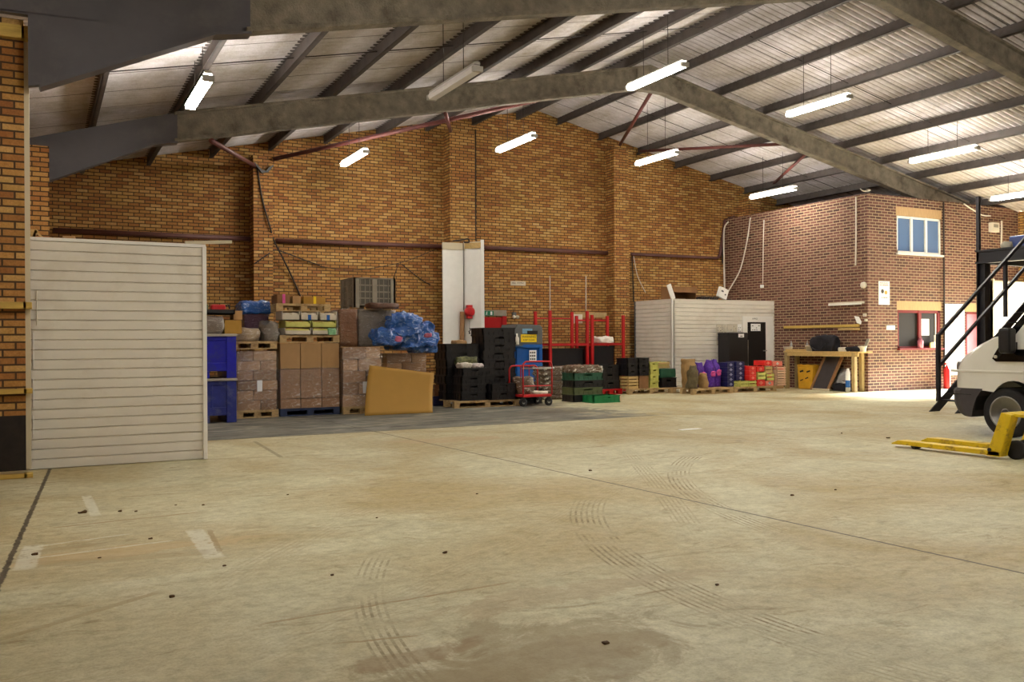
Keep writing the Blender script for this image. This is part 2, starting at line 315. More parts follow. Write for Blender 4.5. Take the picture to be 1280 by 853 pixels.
# ------------------------------------------------------------------ mesh helpers
def wloc(o):
    v = Vector((0, 0, 0))
    while o: v += o.location; o = o.parent
    return v
class MB:
    def __init__(s): s.v = []; s.f = []; s.mi = []
    def add(s, vs, fs, mi=0):
        n = len(s.v); s.v += [Vector(v) for v in vs]; s.f += [tuple(i+n for i in f) for f in fs]; s.mi += [mi]*len(fs); return s
    def box(s, x0, x1, y0, y1, z0, z1, mi=0):
        if x0 > x1: x0, x1 = x1, x0
        if y0 > y1: y0, y1 = y1, y0
        if z0 > z1: z0, z1 = z1, z0
        return s.add([(x0, y0, z0), (x1, y0, z0), (x1, y1, z0), (x0, y1, z0), (x0, y0, z1), (x1, y0, z1), (x1, y1, z1), (x0, y1, z1)],
                     [(0, 3, 2, 1), (4, 5, 6, 7), (0, 1, 5, 4), (1, 2, 6, 5), (2, 3, 7, 6), (3, 0, 4, 7)], mi)
    def bar(s, a, b, w, h, mi=0):           # rectangular bar from a to b; w across, h in the vertical-ish sense
        a = Vector(a); b = Vector(b); d = (b-a).normalized()
        side = d.cross(Vector((0, 0, 1)))
        if side.length < 1e-4: side = Vector((1, 0, 0))
        side.normalize(); u = side.cross(d).normalized()
        vs = [p + side*(sx*w/2) + u*(sz*h/2) for p in (a, b) for sx, sz in ((-1, -1), (1, -1), (1, 1), (-1, 1))]
        return s.add(vs, [(0, 1, 2, 3), (7, 6, 5, 4), (0, 4, 5, 1), (1, 5, 6, 2), (2, 6, 7, 3), (3, 7, 4, 0)], mi)
    def tube(s, pts, r, n=8, mi=0, closed=False):
        pts = [Vector(p) for p in pts]; rings = []; prev = None
        for i, p in enumerate(pts):
            d = (pts[min(i+1, len(pts)-1)] - pts[max(i-1, 0)])
            if closed: d = pts[(i+1) % len(pts)] - pts[i-1]
            d.normalize()
            a = prev if prev is not None else (Vector((0, 0, 1)) if abs(d.z) < .9 else Vector((1, 0, 0)))
            u = (a - d*a.dot(d)).normalized(); prev = u; w = d.cross(u)
            rr = r[i] if isinstance(r, (list, tuple)) else r
            rings.append([p + u*(rr*cos(2*pi*k/n)) + w*(rr*sin(2*pi*k/n)) for k in range(n)])
        vs = [v for g in rings for v in g]; fs = []; m = len(pts)
        for i in range(m if closed else m-1):
            j = (i+1) % m
            for k in range(n): fs.append((i*n+k, i*n+(k+1) % n, j*n+(k+1) % n, j*n+k))
        if not closed: fs += [tuple(reversed(range(n))), tuple(range((m-1)*n, m*n))]
        return s.add(vs, fs, mi)
    def prism(s, poly, axis, a, b, mi=0):   # poly in the other two axes, extruded along axis from a to b
        def mk(p, t):
            if axis == 'y': return (p[0], t, p[1])
            if axis == 'x': return (t, p[0], p[1])
            return (p[0], p[1], t)
        n = len(poly); vs = [mk(p, a) for p in poly] + [mk(p, b) for p in poly]
        fs = [tuple(range(n)), tuple(reversed(range(n, 2*n)))] + [(i, i+n, (i+1) % n+n, (i+1) % n) for i in range(n)]
        return s.add(vs, fs, mi)
    def lathe(s, c, prof, axis='y', n=24, mi=0, close=True):   # prof: (t along axis, r)
        vs = []; fs = []
        for t_, r in prof:
            for k in range(n):
                a = 2*pi*k/n; p = {'y': (r*cos(a), t_, r*sin(a)), 'z': (r*cos(a), r*sin(a), t_), 'x': (t_, r*cos(a), r*sin(a))}[axis]
                vs.append(Vector(c)+Vector(p))
        m = len(prof)
        for i in range(m-1):
            for k in range(n): fs.append((i*n+k, i*n+(k+1) % n, (i+1)*n+(k+1) % n, (i+1)*n+k))
        if close: fs += [tuple(range(n)), tuple(reversed(range((m-1)*n, m*n)))]
        return s.add(vs, fs, mi)
    def lump(s, x0, x1, y0, y1, z0, z1, sub=8, amp=.02, fr=3.0, rnd=.25, seed=0, mi=0, flat=True, sag=0):
        # box of sub x sub grids, rounded and displaced by noise
        vs = {}; V = []; Fc = []
        def vid(i, j, k):
            key = (i, j, k)
            if key not in vs:
                p = Vector((2*i/sub-1, 2*j/sub-1, 2*k/sub-1)); q = p.normalized()*1.25
                e = p.lerp(Vector((max(-1, min(1, q.x)), max(-1, min(1, q.y)), max(-1, min(1, q.z)))), rnd)
                w = Vector((x0+(e.x+1)/2*(x1-x0), y0+(e.y+1)/2*(y1-y0), z0+(e.z+1)/2*(z1-z0)))
                nn = noise.noise_vector(w*fr+Vector((seed*3.7, seed*1.3, 0))) + noise.noise_vector(w*fr*2.7+Vector((seed, 5, 2)))*.5
                w += nn*amp
                if flat and k == 0: w.z = z0
                if w.z < z0: w.z = z0
                vs[key] = len(V); V.append(w)
            return vs[key]
        for a in range(sub):
            for b in range(sub):
                Fc.append((vid(a, b, 0), vid(a, b+1, 0), vid(a+1, b+1, 0), vid(a+1, b, 0)))
                Fc.append((vid(a, b, sub), vid(a+1, b, sub), vid(a+1, b+1, sub), vid(a, b+1, sub)))
                Fc.append((vid(a, 0, b), vid(a+1, 0, b), vid(a+1, 0, b+1), vid(a, 0, b+1)))
                Fc.append((vid(a, sub, b), vid(a, sub, b+1), vid(a+1, sub, b+1), vid(a+1, sub, b)))
                Fc.append((vid(0, a, b), vid(0, a, b+1), vid(0, a+1, b+1), vid(0, a+1, b)))
                Fc.append((vid(sub, a, b), vid(sub, a+1, b), vid(sub, a+1, b+1), vid(sub, a, b+1)))
        return s.add(V, Fc, mi)
    def mesh(s, name, mats, off=Vector((0, 0, 0)), smooth=False, recalc=True):
        me = bpy.data.meshes.new(name)
        me.from_pydata([v-off for v in s.v], [], s.f)
        for m in (mats if isinstance(mats, (list, tuple)) else [mats]): me.materials.append(m)
        for p, mi in zip(me.polygons, s.mi): p.material_index = mi; p.use_smooth = smooth
        if recalc:
            bm = bmesh.new(); bm.from_mesh(me); bmesh.ops.recalc_face_normals(bm, faces=bm.faces); bm.to_mesh(me); bm.free()
        uv = me.uv_layers.new(name='UVMap')
        for p in me.polygons:
            n = p.normal; ax = max(range(3), key=lambda i: abs(n[i]))
            for li in p.loop_indices:
                v = me.vertices[me.loops[li].vertex_index].co + off
                uv.data[li].uv = (v.y, v.z) if ax == 0 else ((v.x, v.z) if ax == 1 else (v.x, v.y))
        me.update(); return me
    def build(s, name, mats, parent=None, smooth=False, bevel=0, local=False, recalc=True):
        if parent is not None:
            off = Vector((0, 0, 0)) if local else wloc(parent)
        else:
            xs = [v.x for v in s.v]; ys = [v.y for v in s.v]
            off = Vector(((min(xs)+max(xs))/2, (min(ys)+max(ys))/2, min(v.z for v in s.v)))
        me = s.mesh(name, mats, off, smooth, recalc)
        o = bpy.data.objects.new(name, me); COL.objects.link(o)
        if parent is not None: o.parent = parent
        else: o.location = off
        if bevel:
            b = o.modifiers.new('Bevel', 'BEVEL'); b.width = bevel; b.segments = 2; b.limit_method = 'ANGLE'
        return o
def tag(o, label, cat, group=None):
    o['label'] = label; o['category'] = cat
    if group: o['group'] = group
    return o
def struct(o): o['kind'] = 'structure'; return o
def thing(name, label, cat, loc, group=None, rz=0):
    o = bpy.data.objects.new(name, None); COL.objects.link(o); o.location = loc; o.rotation_euler = (0, 0, rz); o.empty_display_size = .1
    return tag(o, label, cat, group)
def dup(root, loc, label=None, rz=None, group=None, parent=None):
    c = root.copy(); COL.objects.link(c)
    if parent: c.parent = parent
    if loc is not None: c.location = loc
    if rz is not None: c.rotation_euler = (0, 0, rz)
    if label: c['label'] = label
    if group: c['group'] = group
    for ch in [x for x in list(bpy.data.objects) if x.parent == root]: dup(ch, None, parent=c)
    return c
ORD = ['first', 'second', 'third', 'fourth', 'fifth', 'sixth', 'seventh', 'eighth', 'ninth', 'tenth', 'eleventh', 'twelfth']
def lay(i, n):
    return 'bottom' if i == 0 else ('top' if i == n-1 else ORD[i]+' from bottom')
def text(name, body, size, loc, face, m, parent=None, ext=.001, bold=0):
    # a line of raised lettering converted to a mesh; face: 'y' faces -Y, 'x' faces -X
    cu = bpy.data.curves.new(name, 'FONT'); cu.body = body; cu.size = size; cu.extrude = ext; cu.align_x = 'CENTER'; cu.align_y = 'CENTER'; cu.offset = bold; cu.resolution_u = 2
    to = bpy.data.objects.new(name+'_curve', cu); COL.objects.link(to)
    dg = bpy.context.evaluated_depsgraph_get(); me = bpy.data.meshes.new_from_object(to.evaluated_get(dg))
    bpy.data.objects.remove(to); bpy.data.curves.remove(cu)
    me.materials.clear(); me.materials.append(m)
    o = bpy.data.objects.new(name, me); COL.objects.link(o)
    o.rotation_euler = (pi/2, 0, 0) if face == 'y' else (pi/2, 0, -pi/2)
    if parent: o.parent = parent; o.location = Vector(loc)-wloc(parent)
    else: o.location = loc
    return o

# ------------------------------------------------------------------ setting
GY = 20.9; RX = 11.94; RZ = 7.45; SL = .222; SR = .205; XL = -2.5; XR = 24.9; Y0 = -7.0
def rz(x): return RZ - (SL*(RX-x) if x < RX else SR*(x-RX))
PD = .20                                      # purlin depth; sheets lie on the purlins
fl = MB().box(-16, 46, -16, 46, -.2, 0).build('floor', M_FLOOR); struct(fl)
fl.data.transform(Matrix.Translation(fl.location)); fl.location = (0, 0, 0)

def roof(x0, x1, name):
    mb = MB(); ny = int((GY-Y0)/.146*8); xs = [x0 + (x1-x0)*i/6 for i in range(7)]
    vs = []; fs = []
    for j in range(ny+1):
        y = Y0 + (GY+.1-Y0)*j/ny; w = .034*cos(2*pi*y/.146)
        for x in xs: vs.append((x, y, rz(x)+PD+.03+w))
    nx = len(xs)
    for j in range(ny):
        for i in range(nx-1): fs.append((j*nx+i, j*nx+i+1, (j+1)*nx+i+1, (j+1)*nx+i))
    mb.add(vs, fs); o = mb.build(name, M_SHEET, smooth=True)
    sm = o.modifiers.new('Solid', 'SOLIDIFY'); sm.thickness = .008; sm.offset = 1
    return struct(o)
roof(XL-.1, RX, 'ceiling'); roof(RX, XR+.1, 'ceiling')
# gable wall with its four brick piers
wb = MB()
poly = [(XL, 0), (XR, 0), (XR, rz(XR)+PD), (RX, RZ+PD), (XL, rz(XL)+PD)]
wb.prism(poly, 'y', GY, GY+.3)
struct(wb.build('wall_back', M_STOCK))
PIER = .42
for i, (a, b, ztop) in enumerate(((317, 341, 196), (563, 594, 158), (768, 786, 180), (936, 951, 246))):
    xa, xb = PY(a, 300, GY-PIER).x, PY(b, 300, GY-PIER).x
    o = MB().box(xa, xb, GY-PIER, GY, 0, min(rz(xa), rz(xb))-.12).build('trim_%d' % (i+1), M_STOCK); struct(o)
# side walls
LX = -.6
struct(MB().box(LX-.3, LX, 10.06, GY, 0, rz(LX)+PD).build('wall_left', M_STOCK))
struct(MB().box(XL-.3, XL, Y0, 10.06, 0, rz(XL)+PD).build('wall_left', M_STOCK))
# return of brickwork ending in the pier beside the camera
a = PY(31, 300, 10.06).x
wr = MB(); wr.box(XL, a, 10.06, 10.40, .62, 4.57); struct(wr.build('wall_left', M_STOCK))
wr = MB(); wr.box(XL, a, 10.055, 10.40, 0.07, .62); struct(wr.build('wall_left', M_BLKP))
struct(MB().box(a, a+.045, 10.08, 10.36, 0.08, 4.50).build('trim_5', M_CREAM))
p2 = PY(62, 300, 15.3)
struct(MB().box(LX, p2.x, 15.3, 15.65, 0, PY(50, 182, 15.3).z).build('wall_left', M_STOCK))
# right wall with the big doorway that lets the daylight in
OY0, OY1, OZ = 12.7, 15.25, 3.0
w = MB(); w.box(XR, XR+.3, Y0, OY0, 0, rz(XR)+PD); struct(w.build('wall_right', M_STOCK))
w = MB(); w.box(XR, XR+.3, OY1, GY, 0, rz(XR)+PD); struct(w.build('wall_right', M_STOCK))
w = MB(); w.box(XR, XR+.3, OY0, OY1, OZ, rz(XR)+PD); struct(w.build('wall_right', M_STOCK))
w = MB(); w.prism(poly, 'y', Y0-.3, Y0); struct(w.build('wall_front', M_STOCK))

# timber battens on the near pier
for (y0, y1, xr_, nm) in ((34, 46, 38, 'highest of the four, near the roof'), (378, 386, 38, 'level with the cladding middle'), (486, 493, 38, 'just above the black painted brickwork'), (592, 601, 38, 'lowest, lying along the floor')):
    pa = PY(0, y1, 10.03); pb = PY(31, y0, 10.03)
    o = MB().box(XL+.3, a+.012, 9.98, 10.055, max(pa.z, 0.002), pb.z); o.box(a-.02, a+.06, 9.98, 10.12, max(pa.z, .002), pb.z)
    tag(o.build('timber_batten', M_TIMBY, bevel=.004), 'yellow timber batten on the near brick pier, '+nm, 'batten', 'timber battens on the near brick pier')

# ------------------------------------------------------------------ steel frames
def frame(Y, which):
    r = thing('portal_frame', 'sprayed grey portal roof frame with dark haunches, '+which, 'roof frame', (RX, Y, 0), 'portal roof frames')
    D = .50; HW = .09; ft = .05
    m = MB()
    def seg(x0, x1):
        # web
        m.prism([(x0, rz(x0)-D), (x1, rz(x1)-D), (x1, rz(x1)), (x0, rz(x0))], 'y', Y-.03, Y+.03)
        m.prism([(x0, rz(x0)-D-.01), (x1, rz(x1)-D-.01), (x1, rz(x1)-D+ft), (x0, rz(x0)-D+ft)], 'y', Y-HW, Y+HW)
        m.prism([(x0, rz(x0)-ft), (x1, rz(x1)-ft), (x1, rz(x1)), (x0, rz(x0))], 'y', Y-HW, Y+HW)
    seg(2.0, RX-.35); seg(RX+.35, 23.0 if Y < 15 or Y > 16 else 23.0)
    m.prism([(RX-.36, rz(RX-.36)-D-.01), (RX, RZ-D-.07), (RX+.36, rz(RX+.36)-D-.01), (RX+.36, rz(RX+.36)), (RX, RZ), (RX-.36, rz(RX-.36))], 'y', Y-HW-.01, Y+HW+.01)
    m.build('rafter', M_CONC, r, bevel=.012)
    for sgn in (0, 1):
        h = MB()
        if sgn == 0:
            xe = LX+.1 if Y > 15 else -.10
            pts = [(xe, 3.88), (.13, 3.93), (1.66, 4.66), (2.05, rz(2.05)-D-.02), (2.05, rz(2.05)-.01), (xe-(0 if Y > 15 else .9), rz(xe-.9)-.01), (xe-(0 if Y > 15 else .9), 4.58), (xe, 4.58)]
            e = [(.0, 3.88), (1.66, 4.66), (2.05, rz(2.05)-D-.02)]
        else:
            pts = [(22.95, rz(22.95)-D-.02), (23.3, 4.5), (24.6, 3.9), (24.85, 3.9), (24.85, rz(24.85)-.01), (22.95, rz(22.95)-.01)]
            e = [(22.95, rz(22.95)-D-.02), (23.3, 4.5), (24.6, 3.9)]
        h.prism(pts, 'y', Y-.04, Y+.04)
        for p, q in zip(e, e[1:]): h.bar((p[0], Y, p[1]), (q[0], Y, q[1]), .2, .03)
        h.build('haunch', M_HAUNCH, r)
        if sgn == 0 and Y > 6: continue
        c = MB(); xc = -.6 if sgn == 0 else 24.72
        c.box(xc-.2, xc+.16, Y-.015, Y+.015, 0, 3.95); c.box(xc-.2, xc-.17, Y-.1, Y+.1, 0, 3.95); c.box(xc+.13, xc+.16, Y-.1, Y+.1, 0, 3.95)
        c.build('column', M_HAUNCH, r)
    return r
for Y, wh in ((4.7, 'the one above the camera'), (9.95, 'nearest one in view'), (15.85, 'farther one in view'), (-.1, 'the one behind the camera'), (-5.4, 'the one farthest behind the camera')): frame(Y, wh)

# purlins: a zed section running the length of the building
def purlin(x, side, k):
    z = rz(x); s = 1 if side == 'left' else -1
    m = MB(); y0, y1 = Y0, GY-.02
    m.box(x-.008, x+.008, y0, y1, z, z+PD)
    m.box(x-s*.02, x+s*.065, y0, y1, z, z+.014); m.box(x-s*.06, x, y0, y1, z+PD-.012, z+PD)
    m.box(x+s*.057, x+s*.065, y0, y1, z, z+.035)
    tag(m.build('roof_purlin', M_PURLIN), 'steel roof purlin under the %s slope, %s down from the ridge' % (side, ORD[k]), 'purlin', 'roof purlins')
for k in range(10): purlin(RX-.62-1.32*k, 'left', k)
for k in range(9): purlin(RX+.68+1.36*k, 'right', k)
# sag rods half way along each bay
for bi, (Y, bay) in enumerate(((13.3, 'middle bay'), (18.3, 'end bay'), (7.8, 'near bay'))):
    for side, x0, x1 in (('left', .1, RX-.6), ('right', RX+.6, 24.0)):
        tag(MB().tube([(x0, Y, rz(x0)+.09), (x1, Y, rz(x1)+.09)], .009, 6).build('sag_rod', M_CABD), 'thin dark sag rod across the purlins, %s slope, %s' % (side, bay), 'rod', 'sag rods between the purlins')
# red oxide braces from the second frame to the gable
def brace(p, q, r, lab):
    tag(MB().tube([p, q], r, 10).build('roof_brace', M_REDOX, smooth=True), 'red oxide tubular brace '+lab, 'brace', 'red oxide roof braces')
FY = 15.85
brace(PY(264, 176, FY), PY(318, 207, GY-PIER-.03), .045, 'dropping to the left-hand brick pier')
brace(PY(556, 138, FY), PY(563, 164, GY-PIER-.03), .045, 'dropping to the middle brick pier')
brace(PY(816, 112, FY), PY(775, 181, GY-PIER-.03), .045, 'from the frame apex to the third brick pier')
brace(PY(730, 112, FY), PY(342, 199, GY-PIER-.03), .05, 'running long and low above the left half of the gable')
brace(PY(1010, 190, FY), PY(960, 236, GY-PIER-.03), .04, 'dropping behind the right-hand lit tube')
brace(PY(984, 180, FY), (PY(800, 189, GY-.5)), .04, 'nearly level, right of the third pier')
brace(PY(1085, 204, FY), PY(985, 181, FY+.9), .04, 'short one near the farther frame, right slope')

# gable wall furniture
m = MB()
z0, z1 = 3.78, 3.84
def gp(px, py, off=.06): p = PY(px, py, GY-off); return p
def pipe_run(xa, xb, za, zb, nm):
    tag(MB().tube([(xa, GY-.07, za), (xb, GY-.07, zb)], .055, 12).build('wall_pipe', M_PIPE, smooth=True), 'purple-brown pipe along the gable brickwork, '+nm, 'pipe', 'purple-brown pipe runs')
pa = gp(66, 288); pb = gp(316, 299); pipe_run(pa.x, pb.x, pa.z, pb.z, 'far left run in the shade')
pa = gp(345, 301); pb = gp(552, 308.5); pipe_run(pa.x, pb.x, pa.z, pb.z, 'run behind the hanging cables')
pa = gp(606, 310); pb = gp(760, 316.5); pipe_run(pa.x, pb.x, pa.z, pb.z, 'run above the small white wall plate')
pa = gp(789, 318); pb = gp(898, 323)
tag(MB().tube([(pa.x, GY-.07, pa.z), (pb.x-.08, GY-.07, pb.z), (pb.x, GY-.07, pb.z+.03), (pb.x+.06, GY-.07, pb.z+.12), tuple(gp(906, 276)), tuple(gp(918, 271))], .045, 12).build('wall_pipe', M_PIPE, smooth=True), 'purple-brown pipe turning up the corner beside the brick office', 'pipe', 'purple-brown pipe runs')

def cable(pts, r, m_, lab, name='cable', cat='cable'):
    # smooth through points with Catmull-Rom
    P = [Vector(p) for p in pts]; out = []
    for i in range(len(P)-1):
        p0 = P[max(i-1, 0)]; p1 = P[i]; p2_ = P[i+1]; p3 = P[min(i+2, len(P)-1)]
        for k in range(6):
            t = k/6; out.append(.5*((2*p1)+(p2_-p0)*t+(2*p0-5*p1+4*p2_-p3)*t*t+(3*p1-p0-3*p2_+p3)*t**3))
    out.append(P[-1])
    tag(MB().tube(out, r, 6).build(name, m_, smooth=True), lab, cat)
gq = lambda x, y, off=.05: PY(x, y, GY-off)
cable([gq(321, 206, PIER+.02), gq(328, 250, PIER+.02), gq(338, 285, PIER+.04), gq(342, 300, .3), gq(362, 340, .06), gq(378, 376, .05)], .018, M_CABD, 'black cable hanging from the left-hand pier and falling right', )
cable([gq(318, 330, PIER+.02), gq(335, 318, PIER+.02), gq(346, 313, .2), gq(380, 325), gq(400, 332)], .014, M_CABD, 'short black cable looping out from the left-hand pier')
cable([gq(400, 333), gq(440, 338), gq(490, 331), gq(520, 322), gq(550, 309)], .008, M_CABD, 'dark cable sagging across the brick above the grey bin')
cable([gq(503, 331), gq(515, 341), gq(530, 352), gq(538, 356)], .012, M_CABD, 'short dark cable end by the white pilaster cladding')
cable([gq(498, 330), gq(493, 345), gq(491, 352)], .010, M_CABD, 'dark drop cable ending just above the grey bin')
cable([gq(594.5, 162, .05), gq(594.5, 230, .05), gq(594.5, 301, .05)], .018, M_CABD, 'straight black conduit right of the middle brick pier')
cable([gq(790, 318), gq(791, 345), gq(792, 377)], .018, M_CABD, 'black conduit dropping to the white booth corner')
cable([gq(792, 320), gq(797, 345), gq(807, 366)], .012, M_CABW, 'pale cable slanting down the brick above the booth')
for px, wh in ((687.5, 'left-hand'), (732.5, 'right-hand')):
    cable([gq(px, 345, .02), gq(px, 394, .02)], .014, M_CABW, 'pale conduit above the red racking, %s one' % wh, 'conduit', 'conduit')

# small white plate on the gable
r = thing('wall_sign', 'small white plate with faint dark writing on the gable', 'sign', PY(646.5, 357, GY-.01))
a_, b_ = PY(638.3, 356.8, GY-.01), PY(656.8, 352, GY-.01)
MB().box(a_.x, b_.x, GY-.025, GY-.001, a_.z, b_.z).build('plate', M_CARDP, r)
text('lettering', 'FIRE', .065, ((a_.x*.8+b_.x*.2), GY-.027, (a_.z+b_.z)/2), 'y', M_INK, r)
text('lettering', 'ASSEMBLY', .05, ((a_.x*.35+b_.x*.65), GY-.027, (a_.z+b_.z)/2+.01), 'y', M_INK, r)

# red fire door and exit sign
d0, d1 = PY(598, 480, GY), PY(627, 397, GY)
dr = struct(thing('door_1', 'red fire door in the gable behind the black crates', 'door', ((d0.x+d1.x)/2, GY, 0)))
MB().box(d0.x, d1.x, GY-.03, GY+.01, 0, d1.z).build('leaf', M_REDD, dr)
MB().box(d1.x, d1.x+.13, GY-.05, GY+.01, 0, d1.z+.04).build('jamb', M_REDD, dr)
MB().box(d0.x+.1, d1.x-.08, GY-.045, GY-.03, .95, 1.0).build('push_bar', M_STEEL, dr)
l0, l1 = PY(600, 395, GY-.05), PY(633, 388, GY-.05)
ex = thing('lintel', 'grey stone lintel over the red fire door', 'lintel', ((l0.x+l1.x)/2, GY-.05, l0.z))
MB().box(l0.x, l1.x, GY-.06, GY-.001, l0.z, l1.z).build('beam', M_GBIN, ex)
s0, s1 = PY(604, 394.6, GY-.07), PY(617, 389, GY-.07)
es = thing('exit_sign', 'green running man exit sign fixed over the red door', 'sign', ((s0.x+s1.x)/2, GY-.065, s0.z))
MB().box(s0.x, s1.x, GY-.075, GY-.061, s0.z, s1.z).build('plate', M_GRNS, es)
w_ = s1.x-s0.x; h_ = s1.z-s0.z
pm = MB(); cx_ = s0.x+w_*.32; cz_ = s0.z+h_*.5
def mx(u, v): return (cx_+u*h_, GY-.079, cz_+v*h_)
pm.lathe(mx(.08, .3), [(-.001, .1*h_), (.002, .1*h_)], 'y', 10)
for q in (((0.02, .2), (-.05, -.08), .16), ((-.05, -.08), (.12, -.2), .09), ((.12, -.2), (.1, -.4), .09), ((-.05, -.08), (-.2, -.36), .09), ((.02, .18), (.22, .05), .07), ((0, .18), (-.2, .08), .07)):
    pm.bar(mx(*q[0]), mx(*q[1]), .003, q[2]*h_)
pm.build('running_figure', M_SIGNW, es)
MB().box(s0.x+w_*.68, s0.x+w_*.86, GY-.078, GY-.0751, s0.z+h_*.12, s0.z+h_*.88).build('door_symbol', M_SIGNW, es)
# bulkhead lamp right of the exit sign
c = PY(642, 396.5, GY)
lo = thing('wall_lamp', 'small unlit twin spot emergency lamp on the gable brick', 'lamp', (c.x, GY-.02, c.z))
MB().box(c.x-.05, c.x+.05, GY-.06, GY-.001, c.z+.03, c.z+.13).build('housing', M_BALG, lo)
for sx in (-.05, .06): MB().lathe((c.x+sx, GY-.1, c.z), [(-.04, .045), (0, .05), (.05, .02)], 'y', 12).build('spot', M_OFFW, lo, smooth=True)
cable([(c.x, GY-.02, c.z+.13), gq(641, 385, .02)], .008, M_CABD, 'thin dark cable above the twin spot lamp')

# cable hooks low relief box on pier 1 (grey bracket)
c = PY(329, 210, GY-PIER)
tag(MB().prism([(c.x-.2, c.z+.1), (c.x-.05, c.z-.05), (c.x+.05, c.z-.08), (c.x+.12, c.z+.02), (c.x+.22, c.z+.08), (c.x+.22, c.z+.05), (c.x+.1, c.z-.1), (c.x-.05, c.z-.13), (c.x-.2, c.z+.05)], 'y', GY-PIER-.08, GY-PIER-.001).build('wall_bracket', M_BALG), 'dark grey bracket at the top of the left-hand pier', 'bracket')

# ------------------------------------------------------------------ white clad pilaster with sliding gate post
o_ = thing('pilaster_cladding', 'tall white L-shaped boarding around the middle brick pier', 'cladding', (9.55, 19.9, 0))
yb = GY-PIER-.05
xa = PY(552.5, 300, yb).x; xm = PY(579, 300, yb).x
zt = PY(560, 304, yb).z
MB().box(xa, xm, yb-.04, yb, 0, zt).build('front_board', M_WHITE, o_, bevel=.004)
# right hand board turned towards the viewer
bR = PY(603, 300, GY-.85); 
def vpl(x0, y0, x1, y1, th, z0, z1, mb=None):
    mb = mb or MB(); d = Vector((x1-x0, y1-y0, 0)).normalized(); n = Vector((-d.y, d.x, 0))*th
    a = Vector((x0, y0, 0)); b = Vector((x1, y1, 0))
    return mb.prism([(a.x, a.y), (b.x, b.y), ((b+n).x, (b+n).y), ((a+n).x, (a+n).y)], 'z', z0, z1)
vpl(xm, yb, bR.x, GY-.85, .05, 0, zt+.04).build('side_board', M_WHITE, o_, bevel=.004)
vpl(bR.x-.06, GY-.87, bR.x+.02, GY-.90, .07, 0, zt+.08).build('edge_post', M_WHITE, o_, bevel=.004)
mb = MB().box(xa-.01, xm+.01, yb-.06, yb-.041, zt-.17, zt+.01); mb.build('top_rail', M_CREAM, o_)
vpl(xm+.01, yb-.02, bR.x-.06, GY-.87, .02, zt-.13, zt+.02).build('side_rail', M_TIMB, o_)
# slanting board edge (dark joint)
vpl(xm+.008, yb-.05, bR.x-.08, GY-.9, .006, .5, zt-.2).build('lining', M_WHITE, o_)
# red retractable reel
c = PY(586, 390, yb-.16)
rl = thing('cable_reel', 'red spring reel with a hanging hook on the white boarding', 'reel', (c.x, yb-.06, c.z-.2))
MB().lathe((c.x, yb-.2, c.z), [(-.1, .06), (-.09, .115), (.0, .13), (.09, .115), (.1, .06)], 'y', 20).build('drum', M_REDP, rl, smooth=True)
MB().box(c.x-.07, c.x+.06, yb-.26, yb-.14, c.z-.17, c.z+.17).build('bracket', M_REDP, rl)
MB().tube([(c.x, yb-.2, c.z-.22), (c.x, yb-.2, c.z-.42)], .006, 6).build('cord', M_CABD, rl)
MB().tube([(c.x, yb-.2, c.z-.42), (c.x+.03, yb-.2, c.z-.46), (c.x-.02, yb-.2, c.z-.5), (c.x+.02, yb-.2, c.z-.56), (c.x-.02, yb-.2, c.z-.55)], .014, 8).build('hook', M_BLACK, rl)
c = PY(577.5, 390, yb-.12)
tag(MB().tube([(c.x-.05, yb-.15, .02), (c.x, yb-.14, c.z)], .06, 14).build('cardboard_tube', M_CARDD, smooth=True), 'tall brown cardboard tube leaning on white boarding below the reel', 'tube')
cable([PY(579, 304, yb-.07), PY(579.5, 340, yb-.07), PY(579.5, 388, yb-.07)], .008, M_CABD, 'thin dark cord down the fold of the white boarding')
cable([PY(566, 301.5, yb-.1), PY(578, 300, yb-.1), PY(585, 299, yb-.1), PY(586, 303, yb-.2), PY(580, 303, yb-.2)], .02, M_CABD, 'black cable coil on top of the white boarding')

# ------------------------------------------------------------------ near white slatted partition
def slat_wall(mb, a, b, zt, pitch, th, groove=.017, gd=.018):
    # wall with horizontal V grooves between plan points a and b
    a = Vector((a[0], a[1], 0)); b = Vector((b[0], b[1], 0)); d = (b-a).normalized(); n = Vector((d.y, -d.x, 0))  # n points to the viewer side
    prof = []; z = 0
    while z < zt-.001:
        z2 = min(z+pitch, zt); prof += [(0, z+groove/2), (0, z2-groove/2), (-gd, z2)]; z = z2
    prof = [(-gd, 0)]+prof
    vs = []; fs = []
    for (o, z) in prof:
        for p in (a, b): vs.append(p+n*o+Vector((0, 0, z)))
    k = len(prof)
    for i in range(k-1): fs.append((2*i, 2*i+1, 2*i+3, 2*i+2))
    mb.add(vs, fs)
    back = [a-n*gd, b-n*gd, b-n*th, a-n*th]
    mb.prism([(p.x, p.y) for p in back], 'z', 0, zt-.002)
pr = thing('slatted_partition', 'white slatted partition beside the near brick pier', 'partition', (.8, 10.65, 0))
x0, x1 = PY(36, 400, 10.6).x, PY(253, 400, 10.6).x; zt = 2.43
mb = MB(); slat_wall(mb, (x0, 10.6), (x1, 10.6), zt, zt/23, .08); mb.build('cladding', M_PANEL, pr, recalc=False)
MB().box(x1, x1+.045, 10.575, 10.68, 0, zt+.01).build('edge_trim', M_WHITE, pr, bevel=.004)
MB().box(x0, x1+.04, 10.59, 10.7, zt, zt+.035).build('top_rail', M_WHITE, pr)
for x in (x0+.08, .8, x1-.05): MB().box(x-.03, x+.03, 10.69, 10.78, 0, zt).build('stud', M_TIMB, pr)
MB().tube([(x0+.075, 10.59, zt-.9-.0), (x0+.075, 10.59, 1.9)], .006, 6).build('cord', M_OFFW, pr)
mb = MB()
